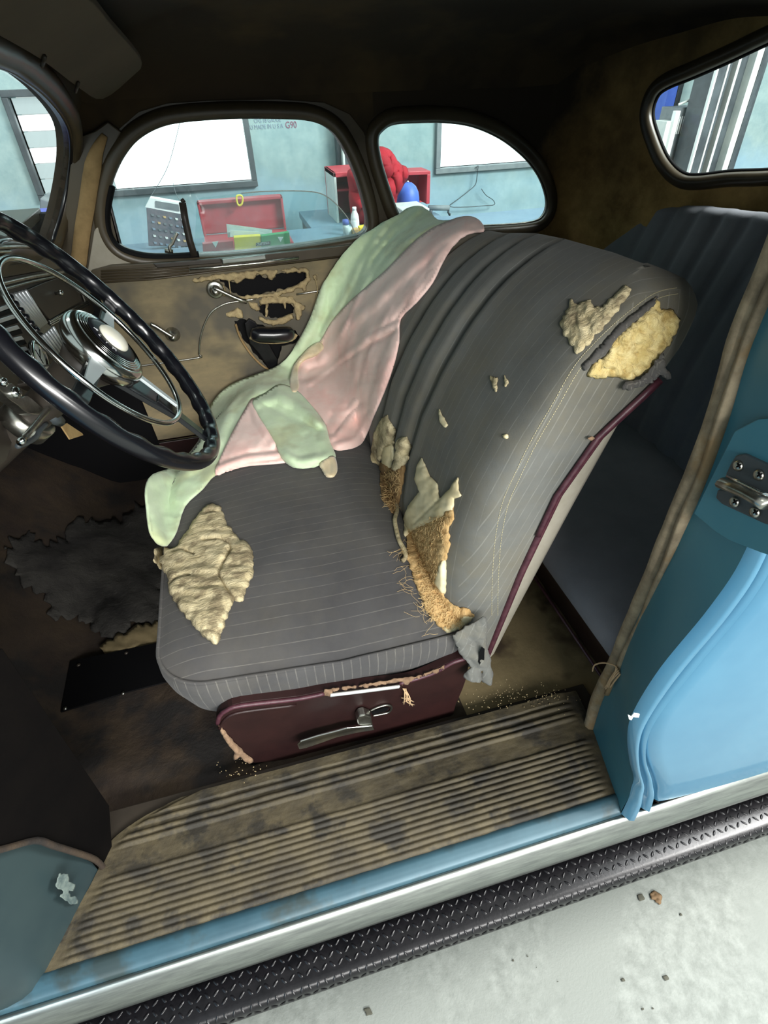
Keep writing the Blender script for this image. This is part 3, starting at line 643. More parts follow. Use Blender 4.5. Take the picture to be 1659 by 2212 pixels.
am = tube('armrest', [P(x, y, Y=1.395) for x, y in ((541, 722), (545, 722), (560, 723), (590, 724), (620, 722), (631, 720), (636, 720))], 0.024, 'black_plastic', door, 14, scale=[0.3, 0.75, 1, 1, 1, 0.75, 0.3])
tube('armrest_rim', [P(x, y, Y=1.42) for x, y in ((540, 728), (560, 737), (600, 739), (630, 733), (640, 722))], 0.006, 'fray', door, 6, n=3)
fl('armrest_bracket', ((528, 700), (538, 689), (552, 697), (562, 712), (590, 716), (600, 735), (580, 742), (590, 760), (600, 778), (598, 796), (580, 798), (560, 765), (540, 742), (532, 722)), 1.44, 0.015, 'black_steel', door)
def lath(name, px, py, Y, prof, m, par, ax=(0, -1, 0), k=24): return lathe(name, prof, P(px, py, Y=Y), ax, m, par, k)
cr1 = lath('window_crank', 465, 625, 1.45, [(0.026, 0), (0.026, 0.004), (0.021, 0.01), (0.018, 0.008), (0.012, 0.02), (0.008, 0.028), (0, 0.028)], 'chrome_dull', door)
tube('crank_arm', [P(x, y, Y=1.42) for x, y in ((462, 622), (480, 630), (505, 642), (533, 653))], 0.006, 'chrome_dull', cr1, 8, n=2)
cr2 = lath('door_handle', 373, 722, 1.45, [(0.022, 0), (0.022, 0.004), (0.016, 0.01), (0.010, 0.03), (0, 0.03)], 'chrome_dull', door)
tube('handle_arm', [P(x, y, Y=1.42) for x, y in ((374, 728), (360, 720), (335, 704), (325, 700))], 0.0065, 'chrome_dull', cr2, 8, n=2)
tube('chrome_bead', [P(x, y, Y=1.449) for x, y in ((250, 800), (300, 791), (427, 773), (430, 765), (432, 735), (441, 702), (456, 675), (478, 660), (500, 653), (553, 646))], 0.0032, 'chrome_dull', door, 6, n=4)
tube('chrome_bead', [P(x, y, Y=1.449) for x, y in ((640, 636), (705, 626), (830, 606))], 0.0032, 'chrome_dull', door, 6, n=2)
box('kick_strip', (-0.36, 1.44, 0.40), (0.6, 1.47, 0.545), 'maroon', door); tube('chrome_bead', [(-0.36, 1.436, 0.55), (0.5, 1.436, 0.55)], 0.003, 'chrome_dull', door, 6)
# quarter window
w2p = [P(x, y, Y=YW) for x, y in W2]; moulding('window_frame', list(w2p), (0, -1, 0), GP, 'garnish', car)
moulding('frame_bead', [P(x, y, Y=YW - 0.004) for x, y in W2], (0, -1, 0), [(a - 0.001, b) for a, b in circle(0.0028, 6)], 'chrome_dull', car)
g = prism('quarter_glass', w2p, (0, 0.004, 0), 'glass', car); g.location = (0, 0.01, 0)
# rear window
w3p = [onshell(x, y) for x, y in W3 if x < 1960]
nvec = []
moulding('rear_window_frame', list(w3p), V((-0.85, -0.5, 0)), [(a * 0.95, b * 1.1) for a, b in GP], 'garnish', car)
moulding('rear_window_seal', [p for p in w3p], V((-0.85, -0.5, 0)), [(a, b) for a, b in circle(0.006, 6)], 'black', car)
mid = sum(w3p, V()) / len(w3p)
o = mesh('rear_glass', [mid] + w3p, [(0, i + 1, (i + 1) % len(w3p) + 1) for i in range(len(w3p))], 'glass', car, True)
for v in o.data.vertices: v.co += V((0.012, 0.01, 0))
# ---- windscreen wall, on its raked plane
FO = V((-0.447, 0, 1.195)); FN = V((1, 0, -0.569))
def FPt(x, y): return PP(x, y, FO, FN)
def fyz(Y, z): return V((-0.447 + (z - 1.195) * 0.569, Y, z))
ws = [(105, 527), (118, 500), (130, 460), (143, 400), (151, 340), (149, 290), (133, 252), (95, 207), (45, 168), (0, 143)]
wsp = [FPt(x, y) for x, y in ws]
wsl = [tuple(p) for p in wsp] + [tuple(fyz(0.5, 1.548)), tuple(fyz(0.25, 1.54)), tuple(fyz(0.2, 1.47)), tuple(fyz(0.2, 1.32)), tuple(fyz(0.3, 1.29)), tuple(fyz(0.7, 1.285)), tuple(FPt(0, 521)), tuple(FPt(60, 527))]
wsl = [V(p) for p in cr(wsl, 4, True)]
prism('windscreen_wall', [fyz(0.04, 1.1), fyz(YW + 0.02, 1.1), fyz(YW + 0.02, 1.6), fyz(0.04, 1.6)], FN.normalized() * -0.03, 'headliner', car, holes=[wsl])
moulding('windscreen_frame', list(wsl), FN, [(a * 1.25, b * 1.2) for a, b in GP], 'garnish', car)
moulding('windscreen_bead', list(wsl), FN, [(a + 0.002, b + 0.002) for a, b in circle(0.0055, 8)], 'black_plastic', car)
mid = sum(wsl, V()) / len(wsl); o = mesh('windscreen_glass', [mid] + wsl, [(0, i + 1, (i + 1) % len(wsl) + 1) for i in range(len(wsl))], 'glass', car, False)
for v in o.data.vertices: v.co += V((-0.012, 0, 0))
# front pillar, far side: brown post and the tan windlace strip
prism('front_pillar', [P(x, y, Y=1.468) for x, y in ((158, 300), (200, 285), (232, 262), (262, 285), (240, 330), (226, 400), (222, 470), (205, 560), (195, 640), (120, 640), (130, 560))], (0, 0.03, 0), 'garnish', car, 0.003)
sweep('pillar_windlace', [P(x, y, Y=1.462) for x, y in cr([(226, 292), (208, 330), (197, 380), (188, 440), (178, 500), (169, 575)], 5)], [(-0.020, -0.005), (0.020, -0.005), (0.019, 0.004), (0.008, 0.008), (-0.008, 0.008), (-0.019, 0.004)], 'tan_cloth', car, up=(0, -1, 0), scale=[0.35 + 0.65 * min(1, i / 8) for i in range(26)])
fl('pillar_plate', ((203, 500), (222, 470), (232, 515), (255, 550), (300, 570), (240, 578), (188, 592)), 1.462, 0.01, 'grey_card', door)
MATS['grey_card']
# ---- headliner dome
loop = [(-0.25, 0.06), (-0.25, 0.5), (-0.26, 1.0), (-0.29, 1.40), (-0.25, YW), (0.1, YW), (0.5, YW)] + [(x, y) for x, y in [(1.0, YW), (1.08, 1.455), (1.145, 1.36), (1.185, 1.24), (1.225, 1.12), (1.275, 1.03), (1.33, 0.93), (1.38, 0.80), (1.40, 0.62), (1.40, 0.42), (1.36, 0.22), (1.24, 0.13), (1.0, 0.08), (0.6, 0.06), (0.1, 0.06)]]
z0 = []
for x, y in loop:
    if y < 0.3: z0.append(1.582)
    elif x > 0.99: z0.append(ztop(x, y) - (0.03 if x > 1.05 else 0))
    elif x < -0.2 and y < 1.41: z0.append(1.575 - 0.06 * max(0, (y - 0.9) / 0.5))
    else: z0.append(1.475)
lp_ = cr([(a[0], a[1], b) for a, b in zip(loop, z0)], 5, True)
rws = []
for k in range(13):
    t = k / 12 * math.pi / 2; c = math.cos(t); rws.append([V((0.5 + (x - 0.5) * (c if k < 12 else 0.0), 0.74 + (y - 0.74) * (c if k < 12 else 0.0), z + (1.665 - z) * math.sin(t))) for x, y, z in lp_])
grid('headliner', rws, 'headliner', car, closed_u=True)
grid('roof_skin', [[V((0.5 + (x - 0.5) * 1.04, 0.74 + (y - 0.74) * (1.045 if y > 0.74 else 1.02), z - (0.02 if y > 0.5 else 0.0))) for x, y, z in lp_]] + [[V((0.5 + (p.x - 0.5) * 1.04, 0.74 + (p.y - 0.74) * (1.045 if p.y > 0.74 else 1.02), p.z + 0.045)) for p in r] for r in rws], 'blue_paint', car, closed_u=True)
0 and tube('header_bow', [fyz(1.46, 1.50) + V((0.035, 0, 0)), fyz(1.35, 1.535) + V((0.03, 0, 0)), fyz(1.0, 1.562) + V((0.03, 0, 0)), fyz(0.5, 1.575) + V((0.03, 0, 0)), fyz(0.1, 1.575) + V((0.03, 0, 0))], 0.014, 'headliner', car, 8, n=4)
# sun visor
_h1 = P(0, 100, X=-0.22); _h2 = P(215, 215, Y=1.38); _h3 = P(300, 140, Y=1.15) + V((0, 0, 0.012)); _vn = (_h2 - _h1).cross(_h3 - _h1).normalized()
def vis(x, y): return PP(x, y, _h1, _vn)
vz = thing('sun_visor', tuple(vis(180, 100)), 'tan cloth sun visor folded against the roof above the windscreen', 'sun visor')
vo = cr([(-60, -10), (60, -40), (180, -8), (245, 60), (298, 120), (306, 142), (292, 160), (222, 214), (170, 190), (90, 130), (0, 78), (-60, 44)], 4, True)
prism('visor_panel', [vis(x, y) for x, y in vo], (0, 0, 0.010), 'visor_cloth', vz, 0.003)
for x, y in ((95, 122), (168, 180)): tube('visor_clip', [vis(x - 6, y + 14) - V((0, 0, 0.003)), vis(x, y - 6) - V((0, 0, 0.003))], 0.003, 'dark_brown', vz, 6)
# ---- floors
rr = []
for i in range(60):
    X = -0.85 + i * 0.026; row = []
    for j in range(50):
        Y = 0.2 + j * 0.0265; z = floor_z + 0.012 * noise.fractal(V((X * 6, Y * 6, 0)), 1.0, 2.0, 4)
        if X < -0.55: z += (-0.55 - X) * 0.9
        if X > 0.3: z = 0.395 + 0.004 * noise.noise(V((X * 20, Y * 20, 1)))
        row.append((X, Y, z))
    rr.append(row)
ffl = grid('front_floor', rr[:46], 'floor_mat', car); grid('rear_floor', rr[45:], 'floor_rear', car)
for nm, a in (('under_tray', (-0.9, 0.03, 0.33)),): box(nm, a, (1.35, 1.5, 0.345), 'black', car)
box('firewall', (-0.87, 0.05, 0.34), (-0.84, 1.5, 1.25), 'black', car); box('cowl_side', (-0.86, YW, 0.34), (-0.345, YW + 0.03, 1.25), 'black', car)
box('near_cowl_side', (-0.86, 0.10, 0.40), (-0.50, 0.13, 1.3), 'black', car); box('cowl_top', (-0.87, 0.08, 1.235), (-0.47, YW + 0.03, 1.26), 'garnish', car)
# crumpled dark carpet in the footwell
_fb = bvh_of(ffl)
def fz(x, y):
    h = _fb.ray_cast(CAM, ray(x, y).normalized()); return (h[0] + V((0, 0, 0.004)), V((0, 0, 1))) if h[0] is not None else None
ft = patch('torn_carpet', rough([(10, 1190), (60, 1150), (110, 1185), (180, 1120), (250, 1130), (330, 1090), (370, 1180), (360, 1280), (345, 1355), (290, 1350), (250, 1385), (200, 1360), (160, 1330), (110, 1345), (100, 1290), (60, 1270)], 16, 8, seed=9), fz, 'felt', None, step=7, h=0.02, rim=60, amp=0.022, ns=0.009, solid=0.004)
props(ft, 'crumpled torn grey felt carpet in the dark front footwell', 'carpet')
tb_ = patch('tan_backing', rough([(215, 1400), (250, 1375), (300, 1350), (345, 1345), (352, 1395), (300, 1415), (240, 1425)], 6, 8, seed=4), lambda x, y: (P(x, y, Z=floor_z + 0.012), V((0, 0, 1))), 'floor_rear', None, step=6, h=0.006, rim=15, amp=0.008, ns=0.03)
props(tb_, 'torn tan felt backing strip beside the black floor plate', 'felt scrap')
ap = thing('access_plate', tuple(P(250, 1460, Z=0.40)), 'black sheet cover plate screwed to the floor in front of the seat', 'cover plate')
prism('plate', [P(x, y, Z=0.405) for x, y in ((152, 1430), (350, 1388), (420, 1440), (402, 1464), (265, 1500), (132, 1540))], (0, 0, 0.004), 'black', ap, 0.001)
for x, y in ((141, 1531), (266, 1498), (366, 1470), (273, 1411), (170, 1437)): lathe('screw', [(0.0045, 0), (0.0045, 0.002), (0.002, 0.004), (0, 0.004)], P(x, y, Z=0.409), (0, 0, 1), 'chrome_dull' if y > 1440 else 'dark_brown', ap, 12)
# ---- ribbed sill plate
def ribz(Y, fx):
    z = 0.0
    for k in range(10):
        c = 0.040 + k * 0.0113
        d = abs(Y - c)
        if d < 0.0048: z = 0.0034 * math.cos(d / 0.0048 * math.pi / 2) ** 0.7
    for c in (0.196, 0.2085, 0.226):
        d = abs(Y - c)
        if d < 0.0055: z = 0.005 * math.cos(d / 0.0055 * math.pi / 2) ** 0.7
    if Y > 0.236: z = 0.006
    return z * min(1, max(0, fx / 0.012))
def xl(Y): return -0.500 + (Y - 0.03) * 0.50 if Y < 0.165 else -0.4325 + 0.14 * ((Y - 0.165) / 0.09) ** 3
def xr(Y): return 0.546 + 0.02 * (Y / 0.2)
YS = [0.026 + i * 0.0014 for i in range(165)]; rr = []
for Y in YS:
    a, b = xl(Y), xr(Y); row = []
    for j in range(121):
        X = a + (b - a) * j / 120; e = min(X - a - 0.02, b - X - 0.025 - (0.03 * (Y < 0.15) * abs(Y - 0.15) * 3))
        z = 0.42 + ribz(Y + 0.001 * noise.noise(V((X * 9, 0, 3))), e) + 0.0012 * noise.fractal(V((X * 30, Y * 60, 0)), 1, 2, 3)
        row.append((X, Y, z if Y > 0.027 else 0.412))
    rr.append(row)
sp = grid('sill_mat', rr, 'rubber_mat', None); props(sp, 'worn brown ribbed rubber step mat along the door sill', 'step mat')
box('sill_core', (-0.56, 0.02, 0.34), (0.60, 0.27, 0.413), 'dark_brown', car, 0.002)
# painted lip, chrome moulding
xs = [-1.2 + i * 0.1 for i in range(31)]
PR = lambda pts: [(a, b) for a, b in pts]
def xsweep(name, prof, m, parent, x0, x1, n=20, wob=0.0):
    rows = [[V((x0 + (x1 - x0) * i / n, y, z)) for y, z in prof] for i in range(n + 1)]
    return grid(name, rows, m, parent)
xsweep('painted_sill_lip', [(0.040, 0.405), (0.034, 0.4195), (0.028, 0.4235), (0.021, 0.4235), (0.014, 0.4195), (0.010, 0.418), (0.004, 0.4145), (0.000, 0.411), (-0.001, 0.40)], 'sill_paint', car, -0.56, 0.553)
cm = xsweep('chrome_rail', [(0.001, 0.402), (-0.001, 0.4065), (-0.004, 0.4085), (-0.008, 0.4070), (-0.013, 0.400), (-0.020, 0.390), (-0.026, 0.378), (-0.0295, 0.366), (-0.030, 0.358), (-0.028, 0.352), (-0.02, 0.350)], 'aluminium', car, -0.9, 1.6, 60)
# ---- running board with raised tread
rb = thing('running_board', (0.3, -0.04, 0.30), 'black diamond tread running board below the bright metal sill strip', 'running board')
RZ = 0.31
xsweep('board', [(0.05, RZ - 0.01), (0.05, RZ), (-0.062, RZ), (-0.069, RZ - 0.001), (-0.074, RZ - 0.005), (-0.077, RZ - 0.012), (-0.079, RZ - 0.03), (-0.074, RZ - 0.036)], 'black_steel', rb, -1.1, 1.7, 4)
vs = []; fs = []
def loz(c, d, up, L=0.0066, Wd=0.0026, H=0.0013):
    d = V(d).normalized(); up = V(up).normalized(); s = d.cross(up); b = len(vs); n = 8
    for k in range(n):
        t = 2 * math.pi * k / n; vs.append(V(c) + d * L * math.cos(t) + s * Wd * math.sin(t))
    for k in range(n):
        t = 2 * math.pi * k / n; vs.append(V(c) + d * L * 0.6 * math.cos(t) + s * Wd * 0.35 * math.sin(t) + up * H)
    for k in range(n): fs.append((b + k, b + (k + 1) % n, b + n + (k + 1) % n, b + n + k))
    fs.append(tuple(range(b + n, b + 2 * n)))
p = 0.0142
i0 = int(-1.05 / p); i1 = int(1.6 / p)
for i in range(i0, i1):
    for j in range(-6, 5):
        X = i * p; Y = j * p + 0.004
        if Y < -0.0665 or Y > 0.05: continue
        if (i + j) % 2: loz((X, Y, RZ), (0.75, 0.66, 0), (0, 0, 1))
        else: loz((X, Y, RZ), (0.66, -0.75, 0), (0, 0, 1))
    loz((i * p, -0.073 , RZ - 0.004), (0.3 if i % 2 else -0.3, -0.6, -0.5), (0, -0.7, 0.7), 0.006)
    loz((i * p + p / 2, -0.0785, RZ - 0.022), (0.7, 0, 0.7 if i % 2 else -0.7), (0, -1, 0), 0.008)
tp = mesh('tread_pattern', vs, fs, 'black_steel', rb, True); tp['kind'] = 'stuff'
# ---- rear door jamb, welt, outer quarter panel (near side)
def yo(z): return 0.0 + 0.05 * max(0, (z - 0.42) / 0.7) ** 1.3
R1 = [(1359, 1722), (1364, 1700), (1369, 1680), (1360, 1644), (1355, 1593), (1366, 1541), (1425, 1444), (1530, 1315), (1603, 1204)]
R2 = [(1412, 1740), (1420, 1712), (1413, 1680), (1397, 1632), (1402, 1577), (1440, 1514), (1535, 1400), (1656, 1242)]
def out_pt(x, y):
    z = 0.6
    for _ in range(12): p = P(x, y, Y=yo(z)); z = p.z
    return p
r1 = [out_pt(x, y) for x, y in R1]; r2 = [out_pt(x, y) for x, y in R2]
r1 += [V((r1[-1].x - 0.005, yo(1.15), 1.15)), V((r1[-1].x - 0.02, yo(1.3) + 0.02, 1.35)), V((r1[-1].x - 0.05, yo(1.4) + 0.05, 1.58))]
r2 += [V((r2[-1].x - 0.012, yo(1.15), 1.15)), V((r2[-1].x - 0.03, yo(1.3) + 0.02, 1.35)), V((r2[-1].x - 0.06, yo(1.4) + 0.05, 1.58))]
r1s = [V(p) for p in cr([tuple(p) for p in r1], 8)]; r2s = [V(p) for p in cr([tuple(p) for p in r2], 8)]
wl = [P(x, y, X=0.556) for x, y in ((1268, 1580), (1292, 1512), (1332, 1420), (1388, 1290), (1442, 1160), (1498, 1020), (1542, 900), (1592, 740), (1652, 590))]
wl = [wl[0] + V((0, 0, -0.01))] + wl + [V((0.545, 0.16, 1.48)), V((0.53, 0.13, 1.57))]
wls = [V(p) for p in cr([tuple(p) for p in wl], 8)]
def at_z(c, z):
    for a, b in zip(c, c[1:]):
        if (a.z - z) * (b.z - z) <= 0 and a.z != b.z: return a + (b - a) * ((z - a.z) / (b.z - a.z))
    return c[0] if abs(c[0].z - z) < abs(c[-1].z - z) else c[-1]
zs = [0.419 + i * 0.0145 for i in range(80)]
rows = []
for z in zs:
    a = at_z(wls, z); b = at_z(r1s, z); a = V((a.x + 0.004, a.y, z)); b = V((b.x, b.y, z)); rows.append([a.lerp(b, t / 6) for t in range(7)])
grid('door_jamb', rows, 'jamb_paint', car)
rows = []
for z in [0.412 + i * 0.0148 for i in range(80)]:
    a = at_z(r1s, z); b = at_z(r2s, z); Yo = yo(z)
    x0, x1 = a.x, max(b.x, a.x + 0.03); prof = [(0, 0.0), (0.10, -0.005), (0.22, -0.006), (0.34, -0.002), (0.42, 0.006), (0.52, 0.006), (0.60, -0.001), (0.72, -0.004), (0.82, -0.002), (0.90, 0.006), (0.97, 0.007), (1.04, 0.002), (1.12, 0.0)]
    row = [V((x0 + (x1 - x0) * t, Yo + dy * 3.0, z)) for t, dy in prof]
    xx = row[-1].x
    for k in range(1, 15): row.append(V((xx + (1.9 - xx) * (k / 14) ** 1.5, Yo - 0.0 - 0.01 * math.sin(min(1, k / 6) * 1.57), z)))
    rows.append(row)
grid('quarter_panel', rows, 'blue_paint', car)
def wob(c, s, a): return [p + V((noise.noise(p * s), noise.noise(p * s + V((5, 5, 5))), 0)) * a for p in c]
wt = thing('door_welt', tuple(wl[0]), 'frayed tan cloth windlace cord running up the door pillar', 'windlace')
sc = [0.95 + 0.08 * noise.noise(p * 25) for p in wls]
sweep('welt_cord', wob(wls, 10, 0.004), circle(0.0135, 10), 'welt_cloth', wt, scale=sc)
i9 = [p + V((-0.004, -0.020, 0)) for p in wls if p.z > 0.56]
sweep('welt_flange', wob(i9, 9, 0.004), [(-0.009, -0.003), (0.0, -0.0045), (0.009, -0.003), (0.009, 0.004), (-0.009, 0.004)], 'welt_cloth', wt, scale=[1 + 0.3 * noise.noise(p * 12) for p in i9])
tube('loose_thread', [P(x, y, X=0.54) for x, y in ((1280, 1450), (1284, 1437), (1300, 1432), (1318, 1434), (1332, 1442), (1326, 1462), (1316, 1478), (1308, 1488))], 0.0016, 'string', wt, 5, n=3)
for k in range(5): tube('loose_thread', [P(1332 + 2 * k, 1440 + 4 * k, X=0.538), P(1322 + random.uniform(-4, 4), 1462 + 3 * k, X=0.535), P(1306 + 3 * k, 1485, X=0.538)], 0.0014, 'string', wt, 5, n=3)
# striker boss, striker and screws
JP = 0.540
def jp(x, y, X=JP): return P(x, y, X=X)
bo = prism('striker_boss', [jp(x, y) for x, y in ((1592, 930), (1640, 905), (1720, 900), (1720, 1215), (1650, 1193), (1580, 1166), (1550, 1148), (1503, 1108))], (-0.004, 0, 0), 'jamb_paint', car, 0.0015)
sk = thing('door_striker', tuple(jp(1600, 1050)), 'dark steel door striker held by four cross-head screws on the pillar', 'striker')
prism('upper_plate', [jp(x, y, 0.530) for x, y in ((1578, 1000), (1588, 984), (1604, 981), (1720, 1035), (1720, 1072), (1640, 1066), (1606, 1044), (1566, 1026))], (0.008, 0, 0), 'steel_dark', sk, 0.002)
prism('lower_plate', [jp(x, y, 0.533) for x, y in ((1549, 1058), (1545, 1075), (1560, 1090), (1650, 1132), (1720, 1150), (1720, 1100), (1640, 1082), (1575, 1060))], (0.008, 0, 0), 'steel_dark', sk, 0.002)
o = sweep('striker_tongue', [jp(x, y, 0.522) for x, y in ((1562, 1042), (1590, 1053), (1615, 1064), (1640, 1078), (1660, 1090))], [(a, b) for a, b in circle(0.012, 10, 0.007)], 'chrome_dull', sk)
tube('striker_edge', [jp(x, y, 0.514) for x, y in ((1570, 1028), (1600, 1042), (1640, 1062), (1662, 1070))], 0.0018, 'chrome', sk, 6)
for x, y in ((1596, 1006), (1641, 1026), (1588, 1084), (1632, 1106)):
    s = lathe('screw', [(0.0068, 0), (0.0066, 0.002), (0.005, 0.0042), (0.0, 0.0048)], jp(x, y, 0.530), (-1, 0, 0), 'chrome_dull', sk, 18)
    c = jp(x, y, 0.5252)
    for d in (V((0, 1, 0.6)), V((0, -0.6, 1))):
        d = d.normalized() * 0.0034; tube('cross_slot', [c - d, c + d], 0.0011, 'black', s, 5)
# paint chip on the ridge
pc = fl('paint_chip', ((1357, 1545), (1364, 1548), (1370, 1541), (1382, 1543), (1380, 1550), (1368, 1549), (1364, 1556), (1359, 1554)), -0.009, 0.001, 'white', car, 0)
# ---- front hinge post, lower left corner
A = V((-0.4335, 0.165, 0.42)); Bp = V((-0.496, 0.031, 0.42)); hn = (Bp - A).cross(V((0, 0, 1))).normalized()
def hp(x, y): return PP(x, y, A, hn)
rows = []
base = [A, A.lerp(Bp, .25), A.lerp(Bp, .5), A.lerp(Bp, .75), Bp, Bp + V((-0.012, -0.018, 0.004)), Bp + V((-0.04, -0.026, 0.0)), Bp + V((-0.12, -0.030, 0.0)), Bp + V((-0.5, -0.03, 0.0))]
for k in range(16):
    t = k / 15; z = 0.42 + 0.30 * t; rows.append([V((p.x - 0.02 * t, p.y + 0.015 * math.sin(t * 3) * (i < 5) - 0.01 * t * (i >= 5), z)) for i, p in enumerate(base)])
rows.insert(0, [p + V((0, -0.004 if i > 4 else 0, -0.03)) for i, p in enumerate(base)])
grid('hinge_post', rows, 'paint_worn', car, sub=1)
patch('bare_patch', rough([(98, 1930), (108, 1905), (125, 1908), (128, 1925), (142, 1930), (138, 1945), (126, 1944), (132, 1956), (146, 1958), (150, 1974), (128, 1972), (118, 1962), (108, 1958), (116, 1945), (106, 1940)], 3, 4, seed=8), lambda x, y: (hp(x, y) + V((0.012, 0.010, 0)), V((1, 0, 0))), 'bare_patch', car, step=2.5, h=0.0006, rim=3, amp=0.0003, solid=0.0004)
# dark trim that covers the post above the sill
kp = prism('kick_panel', [hp(x, y) + hn * (0.004 if hn.x > 0 else -0.004) for x, y in ((240, 1860), (216, 1874), (150, 1838), (70, 1815), (0, 1832), (-120, 1860), (-200, 1500), (0, 1400), (150, 1620), (232, 1740))], hn * (-0.003 if hn.x > 0 else 0.003), 'kick_dark', car, 0.001)
tube('post_trim_edge', [hp(x, y) + hn * (0.006 if hn.x > 0 else -0.006) for x, y in ((222, 1880), (200, 1856), (150, 1838), (110, 1826), (70, 1814), (0, 1832), (-80, 1850))], 0.005, 'floor_mat', car, 6, n=3)
# ---- the driver's door stands open, hinged on the front post
H = V((-0.66, -0.06, 0)); dv = V((-0.10, -1.0, 0)).normalized(); dn = V((-dv.y, dv.x, 0))
def ddp(a, z, t=0.0): return H + dv * a + V((0, 0, z)) + dn * t
dd = prism('driver_door', [ddp(a, z) for a, z in cr([(0.02, 0.62), (0.10, 0.50), (0.5, 0.47), (0.98, 0.47), (1.05, 0.6), (1.06, 1.0), (1.04, 1.17), (0.5, 1.19), (0.02, 1.18)], 3, True)], dn * -0.06, 'blue_paint', car, 0.01)
tube('window_channel', [ddp(a, z, -0.03) for a, z in ((0.04, 1.17), (0.16, 1.36), (0.34, 1.50), (0.7, 1.53), (0.95, 1.46), (1.04, 1.17))], 0.016, 'garnish', dd, 8, n=5)
# ================================================================== FRONT SEAT
def tab(t, z):
    if z <= t[0][0]: return t[0][1]
    for (a, b), (c, d) in zip(t, t[1:]):
        if z <= c: return b + (d - b) * (z - a) / (c - a)
    return t[-1][1]
seat = thing('front_seat', (0.1, 0.8, floor_z), 'torn charcoal pinstripe front bench seat with stuffing and horsehair showing', 'car seat')
SX0, SX1, SY0, SY1 = -0.256, 0.305, 0.272, 1.40
def ring(inset, n=12, r0=0.085):
    x0, x1, y0, y1 = SX0 + inset, SX1 - inset * 0.5, SY0 + inset, SY1 - inset * 0.6; r = max(0.012, r0 - inset * 0.5); rb = 0.03; out = []
    for cx, cy, a0, rr_ in ((x0 + r, y0 + r, math.pi, r), (x1 - rb, y0 + rb, 1.5 * math.pi, rb), (x1 - rb, y1 - rb, 0, rb), (x0 + r, y1 - r, 0.5 * math.pi, r)):
        for k in range(n): a = a0 + k / (n - 1) * math.pi / 2; out.append((cx + rr_ * math.cos(a), cy + rr_ * math.sin(a)))
    res = []; L = len(out)
    for i in range(L):
        a, b = out[i], out[(i + 1) % L]; d = math.hypot(b[0] - a[0], b[1] - a[1]); k = 1 if d < 0.03 else 24
        for q in range(k): res.append((a[0] + (b[0] - a[0]) * q / k, a[1] + (b[1] - a[1]) * q / k))
    return [(x + 0.17 * (max(0, y - 0.82) / 0.5) ** 1.3 * (SX1 - x) / (SX1 - SX0), y) for x, y in res]
def czt(x): return 0.045 * min(1, max(0, (0.06 - x) / 0.34))
lev = [(0.075, 0.43), (0.062, 0.50), (0.05, 0.545), (0.02, 0.60), (0.004, 0.65), (0.0, 0.675), (0.001, 0.690), (0.004, 0.697), (0.007, 0.6975), (0.018, 0.705), (0.035, 0.717), (0.06, 0.731), (0.095, 0.746), (0.14, 0.760), (0.19, 0.769), (0.24, 0.775), (0.285, 0.778)]
rows = []
for ins, z in lev:
    rows.append([V((x, y, z + czt(x) * min(1, max(0, (z - 0.5) / 0.19)) * (1 if z < 0.71 else max(0.25, 1 - (z - 0.71) / 0.08)) + 0.0035 * noise.noise(V((x * 7, y * 7, 2))) * (ins > 0.02) + 0.0012 * noise.noise(V((x * 25, y * 25, 2))))) for x, y in ring(ins)])
K = len(rows[0]); vs = [p for r in rows for p in r]; fs = [(i * K + j, i * K + (j + 1) % K, (i + 1) * K + (j + 1) % K, (i + 1) * K + j) for i in range(len(rows) - 1) for j in range(K)]
fs.append(tuple(range((len(rows) - 1) * K, len(rows) * K)))
cushion = mesh('seat_cushion', vs, fs, 'seat_cloth', seat)
tube('cushion_piping', [p + V((0, 0, 0.001)) for p in rows[7]], 0.0032, 'seat_cloth', seat, 6, True)
box('seat_base', (-0.16, 0.30, 0.37), (0.30, 1.36, 0.56), 'black', seat, 0.01)
# seat back
XF = [(0.60, 0.285), (0.70, 0.268), (0.80, 0.264), (0.90, 0.276), (1.0, 0.303), (1.09, 0.342), (1.17, 0.388), (1.22, 0.428), (1.25, 0.460), (1.275, 0.497), (1.29, 0.525), (1.298, 0.55)]
XSM = [(0.60, 0.335), (0.81, 0.338), (0.98, 0.340), (1.09, 0.376), (1.2, 0.428), (1.26, 0.49), (1.298, 0.558)]
XWT = [(0.56, 0.35), (0.61, 0.36), (0.81, 0.398), (0.98, 0.44), (1.083, 0.491), (1.156, 0.566), (1.22, 0.600), (1.26, 0.612), (1.285, 0.602), (1.298, 0.568)]
XB = [(0.559, 0.389), (0.933, 0.495), (1.088, 0.543), (1.15, 0.569), (1.22, 0.602), (1.26, 0.612), (1.285, 0.602), (1.298, 0.568)]
YSD = [(0.56, 0.286), (1.1, 0.284), (1.2, 0.286), (1.25, 0.296), (1.28, 0.32), (1.298, 0.37)]
ZT = [(0.3, 1.302), (0.45, 1.298), (0.59, 1.288), (0.69, 1.277), (0.83, 1.250), (1.1, 1.215), (1.38, 1.18)]
GR = [0.595, 0.69, 0.80, 0.91, 1.02, 1.13, 1.24, 1.33]
def groove(Y, z):
    f = 0.0
    for i, g in enumerate(GR):
        d = abs(Y - g); f += 0.020 * math.exp(-(d / 0.013) ** 2)
    if Y > 0.595: f -= 0.006
    elif Y > 0.54: f -= 0.006 * (Y - 0.54) / 0.055
    return f * min(1, max(0.15, (z - 0.72) / 0.2))
def zmap(z, Y): return 0.6 + (z - 0.6) * (tab(ZT, Y) - 0.6) / 0.70 if z > 0.6 else z
zl = [0.56 + i * 0.02 for i in range(33)] + [1.215, 1.23, 1.243, 1.255, 1.266, 1.275, 1.283, 1.290, 1.295, 1.298]
rows = []
